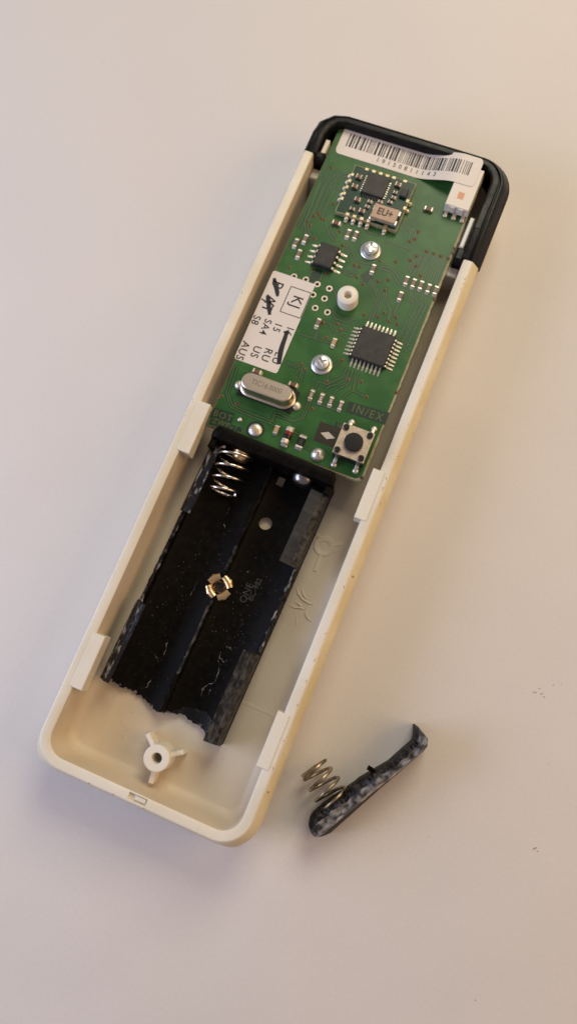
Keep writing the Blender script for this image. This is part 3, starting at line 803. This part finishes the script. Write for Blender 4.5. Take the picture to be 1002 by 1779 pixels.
for (x, y, v, k) in ((310, 195, 0, 'k'), (258, 315, 0, 'k'), (795, 295, 0, 'k'), (760, 385, 0, 'n'), (738, 450, 0, 'n'), (695, 505, 0, 'n'), (290, 480, 0, 'k'), (445, 500, 0, 'n'), (412, 562, 0, 'n'),
                     (345, 620, 0, 'k'), (225, 590, 0, 'm'), (572, 500, 0, 'n')):
    smd('capacitor' if k != 'n' else 'resistor', k, *O(x, y), ZM, bool(v), Mo)
q = at(*O(868, 395), ZM + .5)
mb = MB(); mb.box(-.7, .7, -.9, .9, .05, .7, bev=.08); link('transistor', mb.mesh('transistor', M['chip']), Mo, (q.x, q.y, ZM))

# ------------------------------------------------------------------ white sensor block and stickers
ZL = ZB + 2.3
pa, pb, pc, pd = at(786, 319, ZL), at(829, 324, ZL), at(815, 366, ZL), at(773, 355, ZL)
sx0, sx1 = (pa.x + pd.x) / 2, (pb.x + pc.x) / 2; sy0 = (pc.y + pd.y) / 2; sy1 = sy0 + 9.5
mb = MB(); mb.box(sx0, sx1, sy0, sy1, ZB + .1, ZL, bev=.12)
Sn = link('white_sensor', mb.mesh('white_sensor', M['white_led']), Bd)
q = at(800, 340, ZL); mb = MB(); mb.box(q.x - .6, q.x + .6, q.y - .75, q.y + .75, ZL - .1, ZL + .02); link('orange_window', mb.mesh('orange_window', M['copper'], 0), Sn)
for k in range(3):
    xx = sx0 + .65 + k * (sx1 - sx0 - 1.3) / 2
    mb = MB(); mb.box(xx - .35, xx + .35, sy0 - .9, sy0 + .1, ZB, ZB + .55, bev=.1); mb.lathe([(.5, 0), (.45, .3), (.2, .5)], 12, (xx, sy0 - 1.0, ZB))
    mb.mi = 0
    link('solder_leg', mb.mesh('solder_leg', M['solder'], 40), Sn)
    if k: 
        xm = xx - (sx1 - sx0 - 1.3) / 4
        mb = MB(); mb.box(xm - .5, xm + .5, sy0 - .25, sy0 + .1, ZB + .5, ZL - .15, bev=.1); link('moulding_lug', mb.mesh('moulding_lug', M['white_led'], 30), Sn)


def lab_z(x):                                      # the barcode sticker lies on the board and climbs onto the white sensor
    z0_, z1_ = ZB + .06, ZL + .08
    t_ = (x - 2.5) / (sx0 - 2.0)
    t_ = max(0, min(1, t_)); return z0_ + (z1_ - z0_) * t_ * t_ * (3 - 2 * t_)


LX0, LX1, LY0, LY1 = -14.6, 14.75, 61.35, 68.0
def sheet(mb, xa, xb, ya, yb, off, th, r=0, n=60):
    k_ = max(1, int((xb - xa) / (29.4 / n))); vs_ = []; fs_ = []
    for i in range(k_ + 1):
        x = xa + (xb - xa) * i / k_
        cut = 0
        if r:
            e = min(x - xa, xb - x)
            if e < r: cut = r - math.sqrt(max(0, r * r - (r - e) ** 2))
        for (y, dz) in ((ya + cut, off), (yb - cut, off), (ya + cut, off - th), (yb - cut, off - th)): vs_.append((x, y, lab_z(x) + dz))
    for i in range(k_):
        a = 4 * i; c_ = a + 4
        fs_ += [(a, c_, c_ + 1, a + 1), (a + 2, a + 3, c_ + 3, c_ + 2), (a, a + 2, c_ + 2, c_), (a + 1, c_ + 1, c_ + 3, a + 3)]
    e = 4 * k_; fs_ += [(0, 1, 3, 2), (e, e + 2, e + 3, e + 1)]
    mb.add(vs_, fs_)


mb = MB(); sheet(mb, LX0, LX1, LY0, LY1, 0.03, .05, r=.95, n=110)
L1 = link('barcode_sticker', mb.mesh('barcode_sticker', M['paper'], 30), Bd)
mb = MB(); rb = random.Random(11)
x = LX0 + 1.6
while x < LX1 - 1.7:
    w_ = rb.choice((.12, .12, .14, .24, .24, .40, .44))
    if x + w_ > LX1 - 1.7: break
    sheet(mb, x, x + w_, LY0 + 2.15, LY1 - 1.4, .043, .01)
    x += w_ + rb.choice((.17, .20, .24, .24, .36, .42))
link('barcode_bars', mb.mesh('barcode_bars', M['ink'], 0), L1, kind='stuff')
for i, ch in enumerate('19150811143'):
    xx = -5.6 + i * 1.2
    me = text_mesh(ch, 1.45, M['ink'], .9, .0, .01)
    link('digit', me, L1, (xx, LY0 + 1.25, lab_z(xx) + .055), ry=-math.atan((lab_z(xx + .3) - lab_z(xx - .3)) / .6))

mb = MB(); mb.poly(rr_pts(-16.15, -7.15, 12.25, 32.35, .5, 4), ZB + .03, ZB + .09)
L2 = link('handwritten_sticker', mb.mesh('handwritten_sticker', M['paper'], 0), Bd)
zt = ZB + .105
for (s_, px, py, sz) in (('KJ', 514, 524.5, 3.0), ('16', 502, 575, 2.05), ('15', 481.4, 568.6, 2.05), ('SA4', 460.7, 567.8, 2.1), ('S8', 444, 555.8, 2.1), ('EU', 480.5, 622, 2.1), ('RU', 463, 616.5, 2.2), ('US', 444, 611, 2.2), ('AUS', 421.5, 609, 2.2), ('P', 482, 494.5, 3.1), ('AT', 466, 528, 3.0)):
    label_text('lettering', s_, px, py, zt, sz, M['ink'], L2, rz=R(-90), bold=.015, space=1.1, sx=.95)
mb = MB()
bx = A2([(504.6, 497.5), (539.7, 508.7), (522.2, 552.6), (487, 541.8)], zt)
xa, xb = (bx[0][0] + bx[3][0]) / 2, (bx[1][0] + bx[2][0]) / 2; ya, yb = (bx[2][1] + bx[3][1]) / 2, (bx[0][1] + bx[1][1]) / 2
for l in (((xa, ya), (xb, ya)), ((xb, ya), (xb, yb)), ((xb, yb), (xa, yb)), ((xa, yb), (xa, ya))): mb.strip(l, .16, zt + .004, .01)
link('printed_frame', mb.mesh('printed_frame', M['ink'], 0), L2)
for l, w in (([(476.5, 483), (477, 492), (480, 500), (481.5, 508), (482, 515)], [.55, .95, .9, .85, .5]), ([(464.5, 513), (466, 522), (467, 534), (468.5, 547)], [.6, .9, .85, .6]),
             ([(497.5, 577), (496, 584), (491, 598), (487.5, 610), (484, 632.5)], [.7, .8, .9, 1.0, .8]), ([(492.5, 577), (502, 575.5)], [.3, .55]), ([(474, 487), (484, 492)], [.2, .25]), ([(454, 519), (462, 524)], [.2, .3]), ([(467, 524), (475, 531), (472, 535)], [.3, .3, .2])):
    mb = MB(); mb.strip(A2(l, zt), w, zt + .022, .012); link('pen_stroke', mb.mesh('pen_stroke', M['marker'], 0), L2)

# ------------------------------------------------------------------ battery holder
HR = R(-1.7)
F = Matrix.Translation((-1.4, -1.75, 0)) @ Matrix.Rotation(HR, 4, 'Z')
Ho = empty('battery_holder', (-1.4, -1.75, 3), 'black battery holder with a broken lower edge and brass clip inside the shell', 'battery holder', HR)
# cradle floor with its broken end
jag = [(-11.6, -50.6), (-10.6, -51.4), (-9.0, -51.7), (-7.0, -51.5), (-5.0, -51.8), (-3.0, -52.2), (-1.6, -52.6), (-.6, -52.9), (.3, -52.4), (2.0, -51.6), (3.6, -51.2), (6.0, -51.8), (8.5, -52.3), (10.2, -52.9), (11.6, -53.0)]


def jagy(x):
    for (a, b_) in zip(jag, jag[1:]):
        if a[0] <= x <= b_[0]: return a[1] + (b_[1] - a[1]) * (x - a[0]) / (b_[0] - a[0]) + .34 * noise.noise(Vector((x * 2.3, 1.7, 0))) + .30 * noise.noise(Vector((x * 7.1, 4.7, 0)))
    return jag[-1][1]


nx, ny = 110, 26
def fz(x): return 3.75 + 1.6 * ((abs(x) - 5.8) / 5.8) ** 2
vs = []; fs = []
for lay in (0, 1):
    for i in range(nx + 1):
        x = -11.6 + 23.2 * i / nx
        for j in range(ny + 1):
            yb_ = jagy(x); y = -1.8 + (yb_ + 1.8) * j / ny
            vs.append((x, y, fz(x) if lay else 3.1))
St = (nx + 1) * (ny + 1); g = lambda l, i, j: l * St + i * (ny + 1) + j
for i in range(nx):
    for j in range(ny):
        fs.append((g(1, i, j), g(1, i, j + 1), g(1, i + 1, j + 1), g(1, i + 1, j)))
        fs.append((g(0, i, j), g(0, i + 1, j), g(0, i + 1, j + 1), g(0, i, j + 1)))
for i in range(nx):
    fs.append((g(0, i, 0), g(1, i, 0), g(1, i + 1, 0), g(0, i + 1, 0))); fs.append((g(0, i, ny), g(0, i + 1, ny), g(1, i + 1, ny), g(1, i, ny)))
for j in range(ny):
    fs.append((g(0, 0, j), g(0, 0, j + 1), g(1, 0, j + 1), g(1, 0, j))); fs.append((g(0, nx, j), g(1, nx, j), g(1, nx, j + 1), g(0, nx, j + 1)))
me = bpy.data.meshes.new('cradle'); me.from_pydata(vs, [], fs); me.materials.append(M['black']); me.update()
Fi = F.inverted()
def loc(px, py, z): return Fi @ at(px, py, z)
hc = loc(461, 909, 3.9); sq = loc(487, 836, 4.2); cc = loc(386, 1022, 4.6)
c1 = MB(); c1.lathe([(1.3, 2), (1.3, 8)], 28, (hc.x, hc.y, 0))
c2 = MB(); c2.box(sq.x - .8, sq.x + .8, sq.y - 1.0, sq.y + 1.0, 2, 8)
c3 = MB(); c3.box(-1.0, 1.0, cc.y - 1.0, cc.y + 1.0, 2, 8)
cradle = link('cradle', baked(me, [c.mesh('c', M['black'], 0) for c in (c1, c2, c3)]), Ho, F=F)


mb = MB(); cr2 = random.Random(8)
for k in range(60):
    x = cr2.uniform(-11.2, 11.2); y = jagy(x) + cr2.uniform(-.12, .25); w_ = cr2.uniform(.08, .32); h_ = cr2.uniform(.1, .5)
    p_ = [(x - w_, y + h_ * .6), (x - w_ * .4, y - h_ * .7), (x + w_ * .7, y - h_ * .5), (x + w_, y + h_ * .5)]
    mb.poly(p_, 3.2, fz(x) - .05 + cr2.uniform(-.35, .12))
link('break_chips', mb.mesh('break_chips', M['torn'], 0), cradle, F=F, kind='stuff')
mb = MB()
for k in range(9):
    x = cr2.uniform(-11.2, 11.2); y = jagy(x) + .12; l = cr2.uniform(.1, .5)
    mb.strip([(x - l, jagy(x - l) + .05), (x, y), (x + l, jagy(x + l) + .05)], cr2.uniform(.05, .13), fz(x) + .06, .05)
link('whitened_edge', mb.mesh('whitened_edge', M['edge'], 0), cradle, F=F, kind='stuff')
mb = MB(); vs = []; fs = []
for i in range(25):
    x = 1.4 + 9.0 * i / 24; t_ = i / 24
    yt = jagy(x) + .15 + 2.3 * math.sin(min(1, t_ * 1.5) * math.pi / 2) ** 1.3 + .15 * noise.noise(Vector((x * 2, 0, 4))); yb_ = jagy(x) - .25
    for (y, z) in ((yt, fz(x) + .03), (yb_, fz(x) + .05), (yb_, fz(x) - .5), (yt, fz(x) - .5)): vs.append((x, y, z))
for i in range(24):
    for q_ in range(4): fs.append((i * 4 + q_, i * 4 + (q_ + 1) % 4, i * 4 + 4 + (q_ + 1) % 4, i * 4 + 4 + q_))
fs += [(3, 2, 1, 0), (96, 97, 98, 99)]
mb.add(vs, fs)
link('broken_flap', mb.mesh('broken_flap', M['torn'], 50), cradle, F=F)


def sweepy(mb, sec, ya, yb, n=24, jit=0.0, seed=0, end=None):      # section in x,z swept along y; jit roughens it
    k_ = len(sec); vs_ = []; fs_ = []
    for i in range(n + 1):
        y = ya + (yb - ya) * i / n
        for q_, (x, z) in enumerate(sec):
            d = jit * noise.noise(Vector((y * 1.1 + seed, q_ * .7, seed))) if z > 5 else 0
            e_ = jit * noise.noise(Vector((y * 1.3, seed + 5, q_ * .5))) if z > 5 else 0
            yy = y + (.5 * noise.noise(Vector((x * 2, z * 2, seed))) if i in (0, n) and end else 0)
            vs_.append((x + d, yy, z + e_))
    for i in range(n):
        for q_ in range(k_): fs_.append((i * k_ + q_, i * k_ + (q_ + 1) % k_, (i + 1) * k_ + (q_ + 1) % k_, (i + 1) * k_ + q_))
    fs_.append(tuple(range(k_))[::-1]); fs_.append(tuple(n * k_ + q_ for q_ in range(k_)))
    mb.add(vs_, fs_)


def fixn(me):
    bm = bmesh.new(); bm.from_mesh(me); bmesh.ops.recalc_face_normals(bm, faces=bm.faces); bm.to_mesh(me); bm.free(); return me


for s in (-1, 1):
    yend = -51.2 if s < 0 else -53.4
    mb = MB(); sweepy(mb, [(s * 12.5, 3.1), (s * 12.45, 6.6), (s * 12.3, 7.0), (s * 11.75, 7.0), (s * 11.6, 6.6), (s * 11.5, 3.1)], -2.4, yend, 70, .22, s * 3, True)
    wl = link('side_wall', fixn(mb.mesh('side_wall', M['black'], 40)), Ho, F=F)
    mb = MB(); sweepy(mb, [(s * 12.36, 6.9), (s * 12.25, 7.12), (s * 11.8, 7.12), (s * 11.7, 6.9)], -2.6, yend + .1, 90, .25, s * 3 + 1)
    link('cut_edge', fixn(mb.mesh('cut_edge', M['scuff'], 40)), wl, F=F)
    for ti, (ya, yb) in enumerate((((-3.3, -17.4), (-36.0, -51.3)) if s < 0 else ((-4.2, -18.9), (-36.0, -53.2)))):
        inx = 10.3 if s < 0 else (8.9 if ti == 0 else 9.6)
        zt_ = 8.7 if s < 0 else 9.2
        sec = [(s * 12.55, 6.7), (s * 12.5, 8.0), (s * 12.2, zt_ - .4), (s * 11.4, zt_ + .1), (s * inx, zt_ + .2), (s * (inx + .1), zt_ - .5), (s * 11.0, zt_ - .7), (s * 11.55, 7.9), (s * 11.6, 6.7)]
        mb = MB(); sweepy(mb, sec, ya, yb, 40, .07, s + ti * 4, True)
        mt_ = ('scuff', 'gloss')[ti] if s < 0 else ('lip', 'scuff_lt')[ti]
        lp = link('retaining_lip', fixn(mb.mesh('retaining_lip', M[mt_], 50)), wl, F=F)
        # whitened rim of the lip where it was cut or rubbed
        mb = MB(); sweepy(mb, [(s * 12.35, zt_ - .42), (s * 11.9, zt_ + .03), (s * 11.3, zt_ + .22), (s * 11.1, zt_ + .12), (s * 11.6, zt_ - .2), (s * 12.2, zt_ - .6)], ya - .2, yb + .25, 60, .16, s + ti * 7, True)
        if s > 0 or ti == 1: link('rubbed_rim', fixn(mb.mesh('rubbed_rim', M['scuff_lt' if s > 0 else 'scuff'], 40)), wl, F=F)
# end wall against the board
mb = MB()
def zl(y, z, lip=0): return (y, z)
n_ = 40; secs = []
vs = []; fs = []
sec = [(-2.7, 3.1), (-2.65, 9.8), (-2.4, 10.9), (-1.7, 11.2), (-.5, 11.2), (.0, 11.05), (.05, 10.5), (-.75, 10.46), (-.8, 3.1)]
k_ = len(sec)
for i in range(n_ + 1):
    x = -12.55 + 25.1 * i / n_
    e = min(1.0, (12.55 - abs(x)) / 1.3); cr_ = (1 - math.sqrt(max(0, 1 - (1 - e) ** 2)))
    for (y, z) in sec:
        vs.append((x, y - (1.1 * cr_ if y > -1 else 0), z - (.5 * cr_ if z > 9 else 0) + (.05 * noise.noise(Vector((x, y, 3))) if z > 9 else 0)))
for i in range(n_):
    for q_ in range(k_): fs.append((i * k_ + q_, i * k_ + (q_ + 1) % k_, (i + 1) * k_ + (q_ + 1) % k_, (i + 1) * k_ + q_))
fs.append(tuple(range(k_))[::-1]); fs.append(tuple(n_ * k_ + q_ for q_ in range(k_)))
mb.add(vs, fs)
ew = link('end_wall', fixn(mb.mesh('end_wall', M['black'], 40)), Ho, F=F)
for xa_, xb_ in ((-12.5, -11.3), (11.3, 12.5)):
    mb = MB(); mb.box(xa_, xb_, -4.4, -2.5, 3.1, 10.3, bev=.3)
    link('corner_post', mb.mesh('corner_post', M['black']), ew, F=F)
sp = [loc(x_, y_, 4.5) for x_, y_ in ((377, 1266), (385, 1293), (389, 1284), (397, 1264))]
mb = MB(); mb.poly([(q.x, q.y) for q in sp], 3.1, 5.6)
link('splinter', mb.mesh('splinter', M['torn'], 0), wl, F=F)
# middle rib in two lengths, broken away round the clip
for (ya, yb) in ((-2.6, cc.y + 3.0), (cc.y - 2.9, -52.4)):
    mb = MB(); sweepy(mb, [(-.5, 4.6), (-.42, 6.3), (-.2, 6.5), (.2, 6.5), (.42, 6.3), (.5, 4.6)], ya, yb, 50, .2, ya, True)
    rb_ = link('middle_rib', fixn(mb.mesh('middle_rib', M['black'], 40)), Ho, F=F)
for (ya, yb) in ((-19.5, cc.y + 3.1), (cc.y - 3.0, -45)):
    mb = MB(); sweepy(mb, [(-.3, 6.35), (-.2, 6.56), (.2, 6.56), (.3, 6.35)], ya, yb, 40, .22, ya, True)
    link('rib_scuff', fixn(mb.mesh('rib_scuff', M['scuff_lt'], 40)), rb_, F=F)
# moulded marks and scratches on the cradle floor
mb = MB()
marks = [[(398, 880), (396, 886), (394, 893)], [(389, 910), (391, 917)], [(342, 1009), (337, 1022), (330, 1034)], [(262, 1180), (254, 1194), (243, 1196)],
         [(268, 1137), (273, 1143), (275, 1151)], [(290, 1111), (288, 1125), (284, 1138)], [(402, 1130), (398, 1125), (392, 1122)], [(392, 1122), (396, 1127), (401, 1124)],
         [(383, 1132), (380, 1143), (388, 1150), (393, 1147)], [(378, 1147), (381, 1158), (378, 1172), (373, 1185)], [(373, 1186), (362, 1188), (352, 1196), (349, 1208)], [(365, 1198), (362, 1206)], [(352, 1200), (357, 1192)]]
for l in marks:
    P = []
    for (px, py) in l:
        q = loc(px, py, 4.2); q.z = fz(q.x) + .01; P.append(q)
    Q = []
    for a_, b_ in zip(P, P[1:]):
        for k in range(6):
            v_ = a_.lerp(b_, k / 6); v_.x += .22 * noise.noise(Vector((v_.x * 1.7, v_.y * 1.7, 2))); v_.y += .22 * noise.noise(Vector((v_.x * 1.7, v_.y * 1.7, 8))); Q.append(v_)
    Q.append(P[-1])
    mb.tube(Q, [max(.015, .085 * (.75 + 1.5 * noise.noise(Vector((v_.x * 2.1, v_.y * 2.1, 5))))) for v_ in Q], 5)
rr_ = random.Random(5)
for k in range(240):                                # flecks of dried electrolyte
    x, y = rr_.choice((rr_.gauss(-6, 2.2), rr_.gauss(5.5, 2.6), rr_.uniform(-10.8, 10.8))), rr_.gauss(-32, 8)
    if not (-50 < y < -6) or abs(x) < .8 or abs(x) > 11: continue
    a = rr_.uniform(0, 3); ln = rr_.choice((.06, .08, .1, .15, .3))
    mb.tube([(x, y, fz(x)), (x + ln * math.cos(a), y + ln * math.sin(a), fz(x + ln * math.cos(a)))], rr_.choice((.02, .025, .03, .04, .065)), 4)
link('floor_scratches', mb.mesh('floor_scratches', M['scratch'], 60), cradle, F=F, kind='stuff')
for (s_, px, py, sz, a) in (('PC', 420, 1026, 2.2, 90), ('ONE', 428, 1030, 1.9, 90), ('BC-982', 443, 1024, 1.5, 90), ('+', 360, 1190, 2, 0), ('C E', 325, 1020, 2.2, 90)):
    if s_ in ('+', 'PC', 'C E'): continue
    q = loc(px, py, 4.1)
    me = text_mesh(s_, sz, M['etch'], 1, 0, .05)
    sl = 2 * 1.6 * (abs(q.x) - 5.8) / 5.8 ** 2 * (1 if q.x > 0 else -1)
    link('moulded_mark', me, cradle, (q.x, q.y, fz(q.x) + .03), rz=R(a), F=F)


def helix(p0, p1, r0_, r1_, turns, n=22, ph=0.0, dead=(0.0, 0.0)):
    p0, p1 = Vector(p0), Vector(p1); ax = (p1 - p0).normalized(); u = Vector((0, 0, 1)); u = (u - ax * u.dot(ax)).normalized(); v = ax.cross(u)
    N_ = int(turns * n); out = []
    for i in range(N_ + 1):
        t_ = i / N_; a = ph + 2 * math.pi * turns * t_
        # closed coils at the ends
        tt = t_
        lo, hi = dead
        tt = 0 if t_ < lo else 1 if t_ > 1 - hi else (t_ - lo) / (1 - lo - hi)
        rr2 = r0_ + (r1_ - r0_) * t_
        out.append(p0 + (p1 - p0) * tt + (ax * (t_ - .5) * .5 if dead != (0, 0) else ax * 0) + (u * math.cos(a) + v * math.sin(a)) * rr2)
    return out


ps = loc(413, 787, 7.4); pe = loc(389, 853, 7.0)
mb = MB(); mb.tube(helix((ps.x, -3.4, 7.7), (pe.x, pe.y, 7.4), 3.6, 2.6, 4.7, 28, 0.6, (.14, .16)), .28, 10)
link('coil_spring', mb.mesh('coil_spring', M['wire'], 80), Ho, F=F)
mb = MB()
q = loc(420, 800, 7.4); ylathe(mb, [(1.2, -1.2), (1.5, -.9), (1.9, 0), (2.0, .4)], (ps.x + .8, -3.0, 7.4)); link('spring_rivet', fixn(mb.mesh('spring_rivet', M['brass'], 60)), Ho, F=F)
q = loc(526, 834, 7.6)
mb = MB(); ylathe(mb, [(.3, -1.3), (.9, -1.25), (1.5, -1.0), (1.9, -.6), (2.1, 0), (2.15, .6)], (q.x, -3.0, 7.6), 28); link('contact_button', fixn(mb.mesh('contact_button', M['dull'], 80)), Ho, F=F)
# brass spread clip: four petals round a square hole
for k in range(4):
    a = R(52 + 90 * k); vs = []; fs = []
    prof_ = [(1.0, 4.4), (1.1, 5.1), (1.5, 5.55), (2.2, 5.6), (2.7, 5.2)]
    for i, (r_, z) in enumerate(prof_):
        w_ = 1.12 + .16 * i
        for j in range(5):
            v_ = (j / 4 - .5) * 2 * w_ * .78
            rad = math.hypot(r_, v_ * .8)
            for dz in (0, -.22):
                vs.append((r_ - .16 * v_ * v_, v_, z + dz))
    for i in range(len(prof_) - 1):
        for j in range(4):
            a0 = (i * 5 + j) * 2; a1 = a0 + 2; b0 = a0 + 10; b1 = b0 + 2
            fs += [(a0, b0, b1, a1), (a0 + 1, a1 + 1, b1 + 1, b0 + 1)]
    for i in range(len(prof_) - 1):
        a0 = i * 10; b0 = a0 + 10; fs += [(a0, a0 + 1, b0 + 1, b0), (a0 + 8, b0 + 8, b0 + 9, a0 + 9)]
    for j in range(4):
        a0 = j * 2; fs.append((a0, a0 + 2, a0 + 3, a0 + 1)); a0 += 40; fs.append((a0, a0 + 1, a0 + 3, a0 + 2))
    mb = MB(); mb.add(vs, fs)
    if k == 0:
        mq = MB(); mq.box(-.95, .95, -.95, .95, 3.15, 4.1)
        Cl = link('brass_clip', mq.mesh('brass_clip', M['brown'], 0), Ho, (0, cc.y, 0), F=F)
        for xa_, xb_, ya_, yb_ in ((-1.05, 1.05, .93, 1.08), (-1.05, 1.05, -1.08, -.93), (.93, 1.08, -.92, .92), (-1.08, -.93, -.92, .92)):
            cw = MB(); cw.box(xa_, xb_, ya_, yb_, 3.2, 4.75); link('collar_wall', cw.mesh('collar_wall', M['brass'], 0), Cl, (0, cc.y, 0), rz=R(7), F=F)
    link('petal', fixn(mb.mesh('petal', M['brass'], 50)), Cl, (0, cc.y, 0), rz=a, F=F)

# ------------------------------------------------------------------ broken-off end of the holder on the table
LC = Vector((36.4, -51.4, 0)); LR = math.atan2(22.5, 11.9)
G = Matrix.Translation(LC) @ Matrix.Rotation(LR, 4, 'Z')
Lo = empty('broken_holder_end', LC, 'broken black plastic strip with a coil spring, loose on the tabletop beside shell', 'broken plastic piece', LR)
nx = 130; vs = []; fs = []; fm = []
secp = [(-2.3, .15, 0), (-2.35, 1.2, 0), (-1.75, 4.6, 0), (-1.15, 6.6, .05), (-1.0, 7.0, .25), (-.75, 7.15, .5), (-.2, 7.1, .9), (.5, 7.0, 1.0), (1.15, 6.7, 1.0), (1.6, 6.1, .8), (1.75, 4.5, .35), (1.65, 2.0, .1), (1.5, .15, 0)]
k_ = len(secp)
for i in range(nx + 1):
    x = -13.0 + 26.0 * i / nx
    eL = min(1, (x + 13.0) / 2.2); eR = min(1, (13.0 - x) / .9)
    rl = math.sqrt(max(0, 1 - (1 - eL) ** 2)) * .75 + .25; rr3 = .6 + .4 * eR
    top = 1.0 + .22 * max(0, min(1, (-x - 2) / 7)) - .30 * max(0, min(1, (x + 1) / 6))
    hook = 2.0 * max(0, min(1, (x - 10.6) / 2.3)) ** 1.5
    for q_, (y, z, j) in enumerate(secp):
        dy = j * .40 * noise.noise(Vector((x * .7, q_ * .25, 1))) + j * .12 * noise.noise(Vector((x * 4, q_, 7)))
        dz = j * .8 * noise.noise(Vector((x * .35, q_ * .6, 4))) + j * .16 * noise.noise(Vector((x * 3.7, q_ * 1.9, 9)))
        if q_ in (8, 9): dy += .55 * noise.noise(Vector((x * 2.6, 9, 9))) + .3 * noise.noise(Vector((x * 6.6, 2, 9)))
        yy = -2.3 + (y + 2.3) * top
        yy = yy * (rl if x < 0 else rr3) + hook * (1 if q_ > 6 else .35 if q_ > 2 else .15)
        vs.append((x , yy + dy, max(.1, z * (.85 + .15 * rl) + dz)))
for i in range(nx):
    for q_ in range(k_):
        fs.append((i * k_ + q_, i * k_ + (q_ + 1) % k_, (i + 1) * k_ + (q_ + 1) % k_, (i + 1) * k_ + q_)); fm.append(2 if q_ in (3, 4) else 3 if q_ in (5, 6) or (q_ == 7 and x < 3) else 1 if 3 <= q_ <= 8 else 0)
fs.append(tuple(range(k_))[::-1]); fs.append(tuple(nx * k_ + q_ for q_ in range(k_))); fm += [0, 0]
me = bpy.data.meshes.new('plastic_strip'); me.from_pydata(vs, [], fs); me.materials.append(M['black']); me.materials.append(M['torn']); me.materials.append(M['edge']); me.materials.append(M['stress'])
me.polygons.foreach_set('material_index', fm); me.update()
strip = link('plastic_strip', finish(fixn(me), 35), Lo, F=G)
mb = MB(); mb.box(1.4, 2.2, 1.0, 2.3, 3.9, 4.9, rz=.3, bev=.1); link('contact_nub', mb.mesh('contact_nub', M['black']), strip, F=G)
mb = MB(); mb.tube(helix((-6.7, 1.4, 4.0), (-6.0, 8.0, 3.6), 3.0, 2.4, 4.6, 28, 2.6, (.04, .2)), .29, 10)
link('coil_spring', mb.mesh('coil_spring', M['wire_old'], 80), Lo, F=G)
